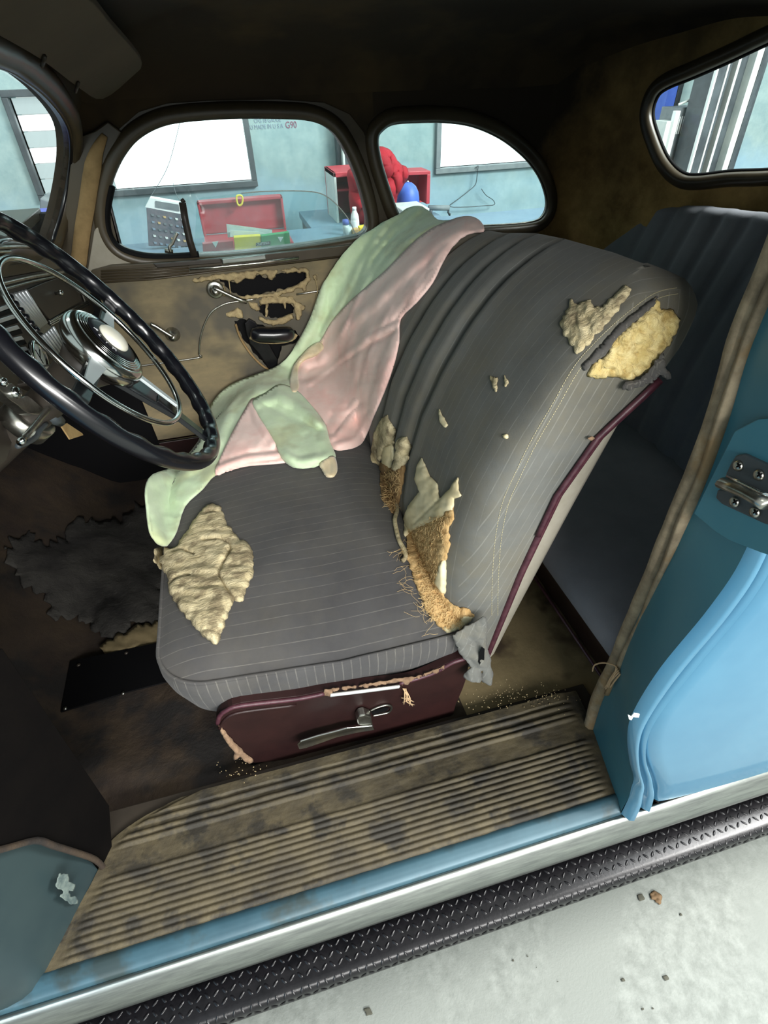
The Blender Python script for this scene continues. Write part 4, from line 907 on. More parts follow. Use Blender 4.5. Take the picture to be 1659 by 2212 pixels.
for z in zl:
    xf, xs_, xw, xb, ys = tab(XF, z), tab(XSM, z), tab(XWT, z), tab(XB, z), tab(YSD, z); row = []
    xs_ = max(xs_, xf + 0.004) if xf < xw - 0.01 else xf
    for k in range(4): row.append((xb + (xf + 0.03 - xb) * k / 4, 1.40, z))
    N = 110
    for k in range(N + 1):
        Y = 1.395 - k / N * (1.395 - 0.36); e = min(1, (1.395 - Y) / 0.03)
        X = xf + groove(Y, z) + 0.03 * (1 - e) ** 2
        row.append((min(X, (xf + xb) / 2 + 0.02), Y, z))
    c0 = row[-1]
    for k in range(1, 9):      # roll from the front face to the seam
        t = k / 8 * math.pi / 2; row.append((c0[0] + (xs_ - c0[0]) * (1 - math.cos(t)), 0.36 - (0.36 - ys) * math.sin(t), z))
    for k in range(1, 9):
        t = k / 8; row.append((xs_ + (xw - xs_) * t, ys + 0.008 * t - 0.004 * math.sin(t * math.pi), z))
    rows.append([V((x, y, zmap(zz, y))) + V((0.003 * noise.noise(V((x * 6, y * 6, zz * 5))), 0, 0)) for x, y, zz in row])
last = rows[-1]; rows.append([V((0.56, p.y, p.z + 0.0)) for p in last])
back = grid('seat_back', rows, 'back_cloth', seat)
zr = [z for z in zl if z <= 1.17]
prows = []
for z in zr:
    ys = tab(YSD, z) + 0.008; xw, xb = tab(XWT, z), tab(XB, z); prows.append([V((xw + (xb - xw) * k / 4, ys + 0.004 + 0.02 * (k / 4) ** 3, z)) for k in range(5)] + [V((xb, 0.345 + (1.39 - 0.345) * k / 10, zmap(z, 0.345 + 1.045 * k / 10))) for k in range(11)])
grid('back_panel', prows, 'grey_card', seat)
tube('maroon_piping', [V((tab(XWT, z), tab(YSD, z) + 0.005, z)) for z in zr + [1.158]], 0.0065, 'maroon_piping', seat, 8)
tube('maroon_piping', [V((tab(XWT, z) - 0.006, tab(YSD, z) + 0.001, z)) for z in zr if z > 0.9], 0.005, 'maroon_piping', seat, 8)
patch('piping_wear', rough([(1268, 946), (1278, 941), (1284, 945), (1276, 952)], 1, 3), lambda x, y: (P(x, y, Y=0.280), V((0, -1, 0))), 'worn_edge', seat, step=3, h=0.001, rim=5, amp=0.001)
seat_bvh = bvh_of(cushion, back)
ons = on(seat_bvh); onc = on(bvh_of(cushion), lambda x, y: (P(x, y, X=-0.274), -ray(x, y).normalized())); onb = on(bvh_of(back), lambda x, y: (P(x, y, Y=0.288), V((0, -1, 0))))
# stitched seam (two rows)
S1 = cr([(1462, 622), (1430, 628), (1398, 643), (1340, 688), (1288, 737), (1240, 792), (1192, 875), (1148, 950), (1110, 1028), (1084, 1090), (1069, 1170), (1063, 1260), (1062, 1330)], 14)
vs = []; fs = []
def bead(a, b, r):
    t = (b - a).normalized(); s = t.orthogonal().normalized(); w = t.cross(s); base = len(vs)
    for p in (a, b):
        for k in range(4): vs.append(p + (s * math.cos(k * math.pi / 2) + w * math.sin(k * math.pi / 2)) * r)
    for k in range(4): fs.append((base + k, base + (k + 1) % 4, base + 4 + (k + 1) % 4, base + 4 + k))
for off in (0, 13):
    for i in range(len(S1) - 1):
        (x0, y0), (x1, y1) = S1[i], S1[i + 1]; dx, dy = x1 - x0, y1 - y0; l = math.hypot(dx, dy); ox, oy = -dy / l * -off, dx / l * -off
        L2 = max(1, int(l / 5))
        for q in range(L2):
            a = onb(x0 + dx * q / L2 + ox, y0 + dy * q / L2 + oy); b = onb(x0 + dx * (q + 0.6) / L2 + ox, y0 + dy * (q + 0.6) / L2 + oy)
            bead(a[0] + a[1] * 0.0006, b[0] + b[1] * 0.0006, 0.0005)
mesh('seam_stitching', vs, fs, 'thread', seat)
# loose stuffing and torn lining
def pt(name, px, surf, m, a=3.0, st=4, step=4, seed=0, **kw):
    return patch(name, rough(px, a, st, seed=seed), surf, m, seat, step=step, seed=seed, **kw)
pt('cotton_stuffing', [(460, 1088), (478, 1098), (490, 1135), (502, 1148), (515, 1165), (530, 1172), (545, 1188), (547, 1240), (535, 1262), (522, 1302), (506, 1296), (492, 1325), (480, 1360), (468, 1392), (440, 1375), (415, 1345), (385, 1310), (368, 1280), (362, 1240), (345, 1228), (331, 1210), (334, 1187), (350, 1178), (368, 1188), (385, 1180), (395, 1160), (420, 1125), (440, 1100)],
   onc, 'cotton', 2.4, 5, 3.5, 11, h=0.012, rim=12, amp=0.006, ns=0.024, stretch=(0.5, 2.4), creases=[([(506, 1296), (488, 1270), (474, 1245), (478, 1225), (492, 1205), (500, 1185)], 5, 0.018), ([(372, 1262), (385, 1252), (410, 1246)], 5, 0.010), ([(440, 1170), (480, 1168), (500, 1180)], 4, 0.009), ([(375, 1195), (395, 1190), (420, 1200)], 5, 0.012), ([(440, 1115), (460, 1108), (482, 1112)], 4, 0.008)])
pt('cotton_stuffing', [(808, 935), (822, 912), (838, 896), (845, 912), (856, 930), (852, 960), (836, 962), (825, 985), (820, 1006), (803, 1000), (800, 985), (806, 960)], ons, 'cotton', 2, 4, 3, 12, h=0.007, rim=8, amp=0.005, ns=0.06)
pt('lining_strip', [(828, 968), (850, 958), (853, 980), (846, 1012), (825, 1008)], ons, 'muslin', 1.5, 4, 3, 13, h=0.004, rim=6, amp=0.004)
pt('horsehair_pad', [(822, 998), (850, 1010), (876, 1003), (871, 1050), (862, 1090), (853, 1120), (840, 1100), (828, 1085), (820, 1050)], ons, 'coir_dark', 2, 4, 3, 14, h=0.004, rim=6, amp=0.004, ns=0.12)
pt('cotton_stuffing', [(858, 950), (880, 942), (888, 965), (881, 995), (862, 1021), (848, 1015), (854, 985)], ons, 'cotton', 2, 4, 3, 15, h=0.007, rim=8, amp=0.005, ns=0.06)
pt('horsehair_pad', [(880, 1155), (905, 1136), (950, 1118), (980, 1094), (980, 1125), (970, 1145), (974, 1175), (966, 1200), (957, 1230), (950, 1262), (962, 1290), (985, 1308), (1015, 1316), (1024, 1330), (1000, 1350), (965, 1366), (945, 1350), (925, 1325), (905, 1280), (890, 1240), (878, 1200)],
   ons, 'coir', 2.5, 4, 3, 16, h=0.006, rim=10, amp=0.004, ns=0.10)
pt('torn_lining', [(912, 989), (923, 1012), (930, 1030), (946, 1045), (951, 1080), (970, 1060), (991, 1031), (992, 1058), (998, 1070), (983, 1076), (980, 1102), (950, 1122), (905, 1142), (873, 1161), (872, 1120), (885, 1090), (908, 1062), (897, 1035), (903, 1005)], ons, 'muslin', 1, 5, 3, 17, h=0.006, rim=8, amp=0.004, ns=0.03, creases=[([(951, 1080), (925, 1105), (900, 1130)], 4, 0.004), ([(908, 1062), (885, 1095)], 4, 0.006)])
pt('torn_lining', [(963, 1204), (952, 1220), (943, 1258), (962, 1284), (964, 1240)], ons, 'muslin', 1, 4, 3, 18, h=0.010, rim=4, amp=0.001)
pt('torn_lining', [(1025, 1330), (1002, 1352), (966, 1368), (955, 1354), (985, 1345), (1002, 1326)], ons, 'muslin', 2, 4, 3, 19, h=0.007, rim=4, amp=0.003)
def surf_path(px, off=0.006, f=None):
    r = []
    for x, y in px:
        s = (f or ons)(x, y)
        if s: r.append(s[0] + s[1] * off)
    return r
tube('lining_cord', surf_path([(858, 1085), (856, 1105), (851, 1125), (856, 1150), (862, 1172), (872, 1190), (876, 1205), (869, 1214)]), 0.0048, 'cotton', seat, 7, n=3, scale=None)
random.seed(11)
hv = []
for k in range(46):
    x, y = random.choice([(880, 1200), (888, 1240), (900, 1275), (915, 1310), (945, 1345), (960, 1140), (895, 1180)]); x += random.uniform(-10, 10); y += random.uniform(-25, 25); a = random.uniform(2.2, 4.2); px = [(x, y)]
    for q in range(4): a += random.uniform(-0.7, 0.7); px.append((px[-1][0] + 9 * math.cos(a), px[-1][1] + 9 * math.sin(a)))
    pth = surf_path(px, random.uniform(0.003, 0.011))
    if len(pth) == 5: hv.append(pth)
vs = []; fs = []
for pth in hv:
    for a, b in zip(pth, pth[1:]): bead(a, b, 0.00022)
for k in range(900):      # fibres lying on the horsehair pads
    x, y = random.choice([(905, 1165), (925, 1160), (950, 1140), (930, 1200), (915, 1230), (935, 1250), (925, 1290), (945, 1310), (975, 1330), (850, 1040), (845, 1075)]); x += random.uniform(-17, 17); y += random.uniform(-26, 26); a = random.gauss(1.6, 0.9)
    pth = surf_path([(x, y), (x + 6 * math.cos(a), y + 6 * math.sin(a)), (x + 11 * math.cos(a + .5), y + 11 * math.sin(a + .5))], random.uniform(0.009, 0.014))
    for p, q in zip(pth, pth[1:]): bead(p, q, 0.00038)
mat('fibre', (214, 184, 130), None, 0.9)
o = mesh('horsehair_fibre', vs, fs, 'fibre', seat); o['kind'] = 'stuff'
pt('lint_spot', [(1060, 812), (1076, 818), (1073, 848), (1066, 838)], onb, 'cotton', 1.5, 3, 2.5, 21, h=0.003, rim=5, amp=0.003); pt('lint_spot', [(1091, 811), (1099, 828), (1092, 838)], onb, 'cotton', 1.5, 3, 2.5, 22, h=0.002, rim=5, amp=0.003)
pt('lint_spot', [(950, 884), (957, 899), (969, 918), (962, 925), (951, 906)], onb, 'muslin', 1.5, 3, 2.5, 23, h=0.003, rim=5, amp=0.003); pt('lint_spot', [(1087, 941), (1095, 940), (1099, 944), (1092, 947)], onb, 'muslin', 0.5, 3, 2, 24, h=0.004, rim=3, amp=0.001)
pt('cotton_stuffing', [(1211, 700), (1225, 675), (1234, 645), (1242, 660), (1256, 655), (1275, 650), (1282, 668), (1302, 664), (1330, 640), (1350, 619), (1364, 630), (1345, 655), (1310, 700), (1270, 745), (1246, 770), (1240, 750), (1223, 728)], onb, 'cotton', 3, 5, 3.5, 25, h=0.004, rim=10, amp=0.004, ns=0.06)
pt('cotton_stuffing', [(1415, 644), (1426, 668), (1450, 673), (1466, 690), (1458, 715), (1444, 745), (1428, 760), (1420, 785), (1395, 802), (1365, 820), (1332, 812), (1290, 816), (1268, 812), (1280, 788), (1310, 765), (1330, 730), (1360, 705), (1390, 680)], onb, 'cotton_yellow', 4, 5, 3.5, 26, h=0.007, rim=9, amp=0.008, ns=0.05)
pt('raised_edge', [(1290, 755), (1340, 700), (1400, 655), (1420, 640), (1412, 662), (1360, 700), (1325, 735), (1305, 765), (1278, 785), (1262, 800), (1258, 790)], onb, 'seat_cloth', 2, 5, 3.5, 27, h=0.009, rim=8, amp=0.004)
pt('cloth_shred', [(1400, 800), (1422, 770), (1430, 765), (1432, 790), (1444, 812), (1438, 818), (1425, 805), (1412, 818), (1385, 832), (1360, 838), (1340, 842), (1350, 825), (1380, 820)], lambda x, y: (P(x, y, Y=0.276), V((0, -1, 0))), 'seat_cloth', 3, 4, 3, 28, h=0.004, rim=6, amp=0.008)
fp_ = lambda x, y: (P(x, y, Y=0.262 - 0.00010 * max(0, y - 1350)), V((0, -1, 0)))
pt('torn_flap', [(978, 1372), (1005, 1352), (1032, 1338), (1045, 1330), (1052, 1350), (1046, 1385), (1056, 1420), (1062, 1450), (1060, 1478), (1042, 1470), (1040, 1445), (1034, 1470), (1008, 1464), (1000, 1458), (1018, 1440), (1008, 1428), (994, 1410)], fp_, 'back_cloth', 2, 5, 3.5, 29, h=0.006, rim=10, amp=0.010, ns=0.04, solid=0.003)
prism('flap_tear', [P(x, y, Y=0.240) for x, y in ((1041, 1398), (1047, 1402), (1046, 1425), (1038, 1440), (1033, 1430), (1036, 1410))], (0, 0.001, 0), 'black', seat)
# maroon side valance with latch handle
VO = V((0, 0.268, 0.62)); VN = V((0, -1, -0.10)).normalized()
def vp(x, y, d=0.0): return PP(x, y, VO, VN) + VN * d
vo = cr([(486, 1533), (520, 1518), (640, 1504), (700, 1492), (800, 1478), (880, 1468), (930, 1450), (975, 1428), (1003, 1420), (1012, 1434), (1004, 1475), (985, 1520), (966, 1553), (860, 1580), (740, 1610), (640, 1636), (560, 1647), (538, 1644), (515, 1620), (488, 1590), (470, 1568), (470, 1550)], 3, True)
prism('side_valance', [vp(x, y) for x, y in vo], -VN * 0.016, 'maroon', seat, 0.005)
tube('valance_piping', [vp(x, y, 0.002) for x, y in ((470, 1560), (474, 1545), (488, 1533), (520, 1522), (640, 1508), (700, 1496))], 0.0042, 'maroon_piping', seat, 7, n=4)
tube('valance_piping', [vp(x, y, 0.002) for x, y in ((862, 1474), (900, 1464), (940, 1450), (975, 1430), (1003, 1421))], 0.0042, 'maroon_piping', seat, 7, n=4)
tube('valance_fold', [vp(x, y, 0.001) for x, y in ((474, 1572), (484, 1555), (502, 1542), (540, 1534), (640, 1522))], 0.0035, 'maroon', seat, 7, n=4)
patch('frayed_edge', rough([(694, 1502), (702, 1488), (740, 1483), (800, 1475), (870, 1463), (905, 1458), (950, 1440), (980, 1426), (955, 1444), (905, 1463), (866, 1480), (870, 1470), (800, 1480), (720, 1490), (712, 1500)], 2.0, 4, seed=31), lambda x, y: (vp(x, y), VN), 'worn_edge', seat, step=3, h=0.004, rim=4, amp=0.004)
sweep('metal_strip', [vp(x, y, 0.008) for x, y in ((712, 1493), (780, 1485), (860, 1475))], [(-0.0035, -0.002), (0.0035, -0.002), (0.0035, 0.002), (-0.0035, 0.002)], 'white', seat, up=VN)
hdl = prism('seat_lever', [vp(x, y, 0.024) for x, y in ((638, 1584), (645, 1577), (680, 1566), (720, 1556), (745, 1549), (800, 1545), (803, 1554), (762, 1560), (722, 1569), (692, 1580), (662, 1590), (642, 1594))], -VN * 0.004, 'chrome', seat, 0.0018)
prism('lever_pivot', [vp(x, y, 0.020) for x, y in ((766, 1535), (771, 1527), (784, 1524), (797, 1529), (801, 1550), (788, 1551), (768, 1546))], -VN * 0.018, 'chrome_dull', seat, 0.003)
tube('lever_slot_rim', [vp(x, y, 0.003) for x, y in ((798, 1533), (815, 1525), (835, 1520), (845, 1524), (840, 1535), (822, 1540), (805, 1543))], 0.0024, 'chrome_dull', seat, 6, n=3)
prism('lever_slot', [vp(x, y, 0.0015) for x, y in ((800, 1536), (830, 1526), (840, 1527), (834, 1534), (804, 1541))], VN * 0.001, 'black', seat)
random.seed(5)
for k in range(9):
    a = (872 + random.uniform(-4, 4), 1488 + random.uniform(-5, 5)); tube('knot_thread', [vp(a[0], a[1], 0.004), vp(a[0] + random.uniform(-6, 10), a[1] + 12, 0.012), vp(a[0] + random.uniform(-10, 18), a[1] + random.uniform(14, 34), 0.006)], 0.0012, 'string', seat, 5, n=3)
patch('frayed_edge', rough([(472, 1566), (479, 1568), (502, 1600), (548, 1642), (538, 1648), (520, 1634), (505, 1640), (507, 1622), (482, 1590)], 1.5, 4, seed=33), lambda x, y: (vp(x, y), VN), 'worn_edge', seat, step=3, h=0.004, rim=4, amp=0.005)
# ================================================================== REAR SEAT
rs = thing('rear_seat', (0.85, 0.8, 0.39), 'dark grey pleated rear bench seat behind the front seat', 'car seat')
rows = []
def rs_front(z, Y):
    x = 1.075 + (z - 0.66) * 0.24; g = 0.0
    ph = ((Y - 0.62) / 0.083) % 1.0; g = 0.010 * math.exp(-((min(ph, 1 - ph)) / 0.16) ** 2) * (1 if Y < 1.24 else 0)
    return x + g - 0.018 * math.sin((z - 0.66) / 0.5 * math.pi)
def rs_top(Y): return tab([(0.3, 1.235), (0.85, 1.228), (1.05, 1.212), (1.2, 1.19), (1.3, 1.165), (1.38, 1.12), (1.43, 1.03), (1.45, 0.9)], Y)
Ys = [0.16 + i * 0.0105 for i in range(124)]
for k in range(46):
    row = []
    for Y in Ys:
        zt = rs_top(Y); t = k / 45
        if t < 0.75:
            z = 0.62 + (zt - 0.02 - 0.62) * t / 0.75; row.append((rs_front(z, Y), Y, z))
        else:
            a = (t - 0.75) / 0.25 * math.pi * 0.62; z = zt - 0.02 + 0.02 * math.sin(a) * 1.2; row.append((rs_front(zt - 0.02, Y) + 0.03 * (1 - math.cos(a)), Y, z))
    rows.append([V(p) for p in row])
grid('seat_back', rows, 'rear_cloth', rs)
lev = [(0.02, 0.42), (0.02, 0.50), (0.012, 0.58), (0.0, 0.60), (0.0, 0.615), (0.006, 0.63), (0.02, 0.645), (0.05, 0.655), (0.12, 0.664), (0.45, 0.66), (0.55, 0.655)]
rows = [[V((0.575 + 0.06 * max(0, (0.62 - z) / 0.2) + ins, y, z)) for y in Ys] for ins, z in lev]
grid('seat_cushion', rows[3:], 'rear_cloth', rs); grid('seat_riser', rows[:4], 'maroon', rs)
tube('riser_trim', [(0.640, 0.2, 0.43), (0.640, 1.4, 0.43)], 0.004, 'maroon_piping', rs, 6)
# ================================================================== BLANKET
wall_b = BVHTree.FromPolygons([V((-1, 1.435, 0.2)), V((1.2, 1.435, 0.2)), V((1.2, 1.435, 1.6)), V((-1, 1.435, 1.6))], [(0, 1, 2, 3)])
layers = [seat_bvh]
def smooth_support(outline, lift=0.012, sg=34, st=26):
    xs = [p[0] for p in outline]; ys = [p[1] for p in outline]; C_ = {}
    i0, i1, j0, j1 = int(min(xs) / st) - 3, int(max(xs) / st) + 4, int(min(ys) / st) - 3, int(max(ys) / st) + 4
    for j in range(j0, j1):
        for i in range(i0, i1):
            x, y = i * st, j * st
            if inside(outline, x, y) or edge_d(outline, x, y) < st * 2:
                r = ray(x, y).normalized(); ds = []
                for b in layers + [wall_b]:
                    h = b.ray_cast(CAM, r)
                    if h[0] is not None: ds.append(h[3])
                if x > 850 and y < 530: ds.append((P(x, y, X=0.565) - CAM).length)
                if x < 400 and y > 950: ds.append((P(x, y, X=-0.270) - CAM).length)
                if ds: C_[(i, j)] = min(ds) - lift
    def f(x, y):
        sw = sd = 0; ci, cj = int(round(x / st)), int(round(y / st))
        for j in range(cj - 3, cj + 4):
            for i in range(ci - 3, ci + 4):
                d = C_.get((i, j))
                if d is None: continue
                q = (i * st - x) ** 2 + (j * st - y) ** 2; w = math.exp(-q / (2 * sg * sg)); sw += w; sd += w * d
        r = ray(x, y).normalized(); dd = sd / sw if sw else 1.5
        for b in layers:
            h = b.ray_cast(CAM, r)
            if h[0] is not None: dd = min(dd, h[3] - 0.004)
        return CAM + r * dd, -r
    return f
bk = thing('blanket', tuple(P(620, 900, Z=0.8)), 'pale green and pink flannel blanket draped over the far end of the seat', 'blanket')
def bl(name, px, m, lift, folds=(), creases=(), seed=0, h=0.006, rim=14, amp=0.010, solid=0.004, sg=12, st=10, step=4.0, ns=0.016):
    px = cr(px, 3, True); o = patch(name, px, smooth_support(px, lift, sg, st), m, bk, step=step, h=h, rim=rim, amp=amp, ns=ns, solid=solid, folds=folds, creases=creases, seed=seed)
    layers.append(bvh_of(o)); return o
bl('green_side', [(800, 500), (835, 478), (862, 465), (880, 452), (905, 447), (928, 458), (948, 478), (985, 478), (1010, 485), (960, 530), (900, 600), (840, 690), (800, 780), (780, 860), (750, 930), (720, 940), (690, 920), (640, 900), (600, 920), (550, 985), (470, 1024), (438, 1058), (400, 1095), (382, 1150), (362, 1177), (338, 1172), (322, 1150), (315, 1100), (313, 1055), (328, 1026), (380, 1008), (430, 955), (447, 900), (466, 862), (500, 832), (560, 808), (605, 788), (640, 745), (670, 690), (700, 610), (745, 545), (775, 515)],
   'green_flannel', 0.010, seed=1, sg=24, st=24, amp=0.012, folds=[([(905, 455), (850, 500), (800, 560), (775, 640), (740, 720)], 12, 0.022), ([(960, 480), (900, 510), (850, 540)], 9, 0.014), ([(830, 490), (780, 570), (740, 650), (700, 720)], 12, 0.018), ([(815, 520), (850, 525), (890, 520)], 8, 0.010),
   ([(800, 600), (760, 690), (720, 740)], 10, 0.016), ([(700, 600), (690, 680), (650, 750)], 16, 0.012), ([(455, 900), (520, 850), (610, 810)], 22, 0.020), ([(470, 950), (500, 880), (560, 850), (620, 830)], 20, 0.024), ([(335, 1040), (420, 1010), (470, 960)], 24, 0.018), ([(345, 1170), (335, 1110), (345, 1060)], 20, 0.02)],
   creases=[([(440, 985), (480, 900), (540, 850)], 10, 0.012), ([(380, 1110), (368, 1080), (380, 1040)], 12, 0.014), ([(870, 480), (810, 560), (760, 660)], 7, 0.010)])
bl('pink_side', [(965, 482), (1000, 470), (1025, 472), (1042, 487), (1045, 501), (1015, 506), (985, 525), (960, 562), (935, 612), (900, 655), (866, 690), (863, 740), (850, 795), (830, 850), (808, 900), (790, 945), (770, 966), (738, 973), (715, 966), (706, 930), (688, 895), (660, 870), (640, 848), (633, 812), (640, 782), (665, 756), (690, 742), (715, 700), (760, 650), (830, 590), (890, 530), (930, 498)],
   'pink_flannel', 0.006, seed=2, amp=0.012, rim=18, h=0.012, folds=[([(1030, 480), (950, 520), (860, 610), (760, 700), (700, 770)], 20, 0.022), ([(1000, 505), (930, 580), (860, 670), (790, 730)], 18, 0.014), ([(862, 700), (800, 730), (740, 775), (670, 830)], 9, 0.016), ([(690, 780), (660, 790), (645, 820)], 14, 0.014), ([(770, 870), (735, 930), (715, 950)], 12, 0.016), ([(800, 900), (770, 950), (730, 965)], 12, 0.018)],
   creases=[([(862, 712), (800, 745), (742, 783)], 7, 0.018), ([(780, 868), (750, 900), (722, 940)], 8, 0.022), ([(700, 925), (715, 900)], 8, 0.016)])
bl('pink_side', [(465, 1028), (478, 988), (505, 932), (533, 882), (547, 862), (562, 870), (592, 905), (640, 985), (620, 1000), (540, 1007), (500, 1015)], 'pink_flannel', 0.005, seed=3, amp=0.008, rim=8, folds=[([(475, 1012), (530, 992), (600, 985)], 9, 0.014), ([(546, 872), (556, 910), (590, 960)], 12, 0.016)], creases=[([(478, 1000), (540, 980), (600, 975)], 6, 0.010)])
bl('green_fold', [(548, 866), (575, 850), (605, 832), (640, 845), (668, 872), (692, 904), (704, 926), (712, 958), (724, 990), (700, 1002), (665, 1012), (635, 1009), (610, 988), (590, 948), (565, 908), (552, 884)], 'green_flannel', 0.008, seed=4, amp=0.012, h=0.012, rim=16, folds=[([(552, 875), (600, 860), (650, 885), (700, 920)], 16, 0.020), ([(600, 850), (640, 870), (690, 915)], 10, 0.010), ([(600, 975), (640, 1000), (700, 990)], 14, 0.014)], creases=[([(560, 870), (620, 900), (690, 930)], 10, 0.014)])
bl('satin_binding', [(690, 1003), (712, 989), (722, 990), (728, 1018), (718, 1032), (705, 1028), (697, 1014)], 'satin', 0.004, seed=5, amp=0.006, rim=6, creases=[([(712, 995), (714, 1024)], 4, 0.006), ([(702, 1002), (710, 1024)], 3, 0.005)])
bl('satin_binding', [(632, 800), (640, 783), (666, 754), (690, 740), (700, 752), (682, 768), (657, 778), (644, 800), (646, 838), (634, 850), (626, 832)], 'satin', 0.004, seed=6, amp=0.008, rim=6, creases=[([(640, 800), (650, 830)], 4, 0.006), ([(660, 762), (690, 755)], 4, 0.005)])
def hem(px, off=0.003, r=0.0016):
    p = []
    for x, y in cr(px, 4):
        ry = ray(x, y).normalized(); ds = [h[3] for h in (b.ray_cast(CAM, ry) for b in layers) if h[0] is not None]
        if ds: p.append(CAM + ry * (min(ds) - off))
    tube('hem', p, r, 'muslin', bk, 6)
hem([(968, 484), (930, 500), (890, 532), (830, 592), (762, 652), (717, 702), (694, 742)])
# ================================================================== STEERING WHEEL
WC = V((-0.2059, 0.5190, 1.2279)); wn = V((0.83123, 0.03447, 0.55486)); wa = V((-0.55519, 0, 0.83173)); wb = V((0.02867, -0.99941, 0.01914))
sw = thing('steering_wheel', tuple(WC), 'black three-spoke steering wheel with chrome horn ring and ribbed chrome hub', 'steering wheel')
def wp(a, b, h=0.0): return WC + wa * a + wb * b + wn * h
N = 240; pts = [wp(0.215 * math.cos(2 * math.pi * k / N), 0.215 * math.sin(2 * math.pi * k / N)) for k in range(N)]
vs = []; fs = []; K = 16
for i in range(N):
    t = 2 * math.pi * i / N; rd = (wa * math.cos(t) + wb * math.sin(t)); grip = math.sin(t * 30)
    for k in range(K):
        u = 2 * math.pi * k / K; cu, su = math.cos(u), math.sin(u)
        r = 0.0122 + (0.0016 * grip if cu < -0.2 else 0)
        vs.append(pts[i] + rd * cu * r + wn * su * r * 1.05)
for i in range(N):
    for k in range(K): fs.append((i * K + k, i * K + (k + 1) % K, ((i + 1) % N) * K + (k + 1) % K, ((i + 1) % N) * K + k))
mesh('rim', vs, fs, 'black_plastic', sw)
rc_ = (0.0, 0.014)
tube('horn_ring', [wp(rc_[0] + 0.140 * math.cos(t), rc_[1] + 0.140 * math.sin(t), 0.006) for t in [2 * math.pi * k / 90 for k in range(90)]], 0.0042, 'chrome', sw, 10, True)
vs = []; fs = []
for k in range(70):      # knurled lower part of the horn ring
    t = math.pi - 0.05 + k * 0.014
    c = wp(rc_[0] + 0.140 * math.cos(t), rc_[1] + 0.140 * math.sin(t), 0.006); d = (-wa * math.sin(t) + wb * math.cos(t)); bead(c - d * 0.0004, c + d * 0.0004, 0.0052)
mesh('knurled_grip', vs, fs, 'chrome_dull', sw, False)
HO = wp(-0.008, 0.003, 0.0); HS = 0.87
hsc = lambda p: [(r * HS, h) for r, h in p]
lathe('hub_bowl', hsc([(0.045, -0.024), (0.060, -0.020), (0.070, -0.010), (0.0725, 0.0), (0.070, 0.008), (0.064, 0.013), (0.060, 0.0135)]), HO, wn, 'chrome', sw, 64)
prof = [(0.060, 0.0135)]
for k in range(4): r = 0.0585 - k * 0.0036; prof += [(r, 0.0150 + k * 0.001), (r - 0.0018, 0.0165 + k * 0.001), (r - 0.0030, 0.0140 + k * 0.001)]
lathe('hub_rings', hsc(prof + [(0.043, 0.017)]), HO, wn, 'chrome', sw, 64)
lathe('hub_face', hsc([(0.0445, 0.015), (0.0445, 0.0185), (0.035, 0.0205), (0.025, 0.021), (0.0, 0.021)]), HO, wn, 'hub_black', sw, 48)
lathe('horn_button', hsc([(0.0262, 0.020), (0.0262, 0.0235), (0.022, 0.0275), (0.014, 0.030), (0.006, 0.031), (0.0, 0.031)]), HO, wn, 'cream', sw, 40)
for i, chh in enumerate('PLYM'):
    t = 0.62 + i * 0.36; rd = wa * math.cos(t) + wb * math.sin(t); tx = -wa * math.sin(t) + wb * math.cos(t); c = HO + rd * 0.0310 + wn * 0.0212
    text('hub_letter', chh, 0.0095, 'ink_white', c - tx * 0.003 + rd * 0.0033, tx, wn, sw, 0.0003)
def spoke(d, w0, w1, r0, r1, m, h0, h1, th=0.004):
    s = wn.cross(d).normalized(); vs = []
    a, b = HO + d * r0 + wn * h0, WC + d * r1 + wn * h1
    pr = [a - s * w0, a + s * w0, b + s * w1, b - s * w1]
    return prism('spoke_cap' if m != 'black_plastic' else 'spoke', pr, -wn * th, m, sw, 0.001)
spoke(-wa, 0.040, 0.013, 0.03, 0.150, 'black_plastic', -0.012, -0.004, 0.008); spoke(-wa, 0.012, 0.009, 0.10, 0.207, 'black_plastic', -0.004, -0.002, 0.008); spoke(-wa, 0.0065, 0.005, 0.056, 0.140, 'blade', 0.004, 0.007, 0.004)
for s_ in (-1, 1):
    spoke(wb * s_, 0.012, 0.010, 0.05, 0.207, 'black_plastic', -0.008, -0.003, 0.007); spoke(wb * s_, 0.0125, 0.0055, 0.050, 0.150 if s_ > 0 else 0.138, 'blade', 0.002, 0.007, 0.004)
lathe('hub_shroud', [(0.044, -0.022), (0.034, -0.045), (0.029, -0.085), (0.026, -0.12), (0.025, -0.20), (0.026, -0.50), (0.0, -0.50)], HO, wn, 'dark_brown', sw, 36)
lathe('column_collar', [(0.03, -0.150), (0.036, -0.152), (0.036, -0.175), (0.03, -0.178)], HO, wn, 'chrome_dull', sw, 28)
# ================================================================== DASHBOARD
db = thing('dashboard', (-0.43, 0.9, 1.1), 'brown painted dashboard with chrome grille bars and a round white gauge', 'dashboard')
DX = -0.42
def dpp(x, y, off=0.0): return P(x, y, X=DX + off)
def dpl(name, px, off, th, m, bev=0.001, par=None): return prism(name, [dpp(x, y, off) for x, y in px], (-th, 0, 0), m, par or db, bev)
dpl('dash_panel', ((-200, 680), (-60, 625), (8, 600), (110, 582), (172, 572), (205, 600), (214, 648), (196, 690), (150, 742), (150, 800), (130, 870), (60, 930), (-60, 960), (-220, 900)), 0, 0.02, 'dark_brown', 0.004)
rows = [[FPt(x, y) + V((0.0, 0, 0)) for x, y in ((-200, 522), (-60, 521), (0, 521), (60, 527), (120, 536), (170, 545))], [FPt(x, y + 14) + V((0.018, 0, 0.004)) for x, y in ((-200, 528), (-60, 528), (0, 528), (60, 532), (120, 540), (165, 548))], [dpp(x, y, 0.004) for x, y in ((-260, 640), (-60, 612), (5, 600), (70, 588), (130, 580), (172, 574))]]
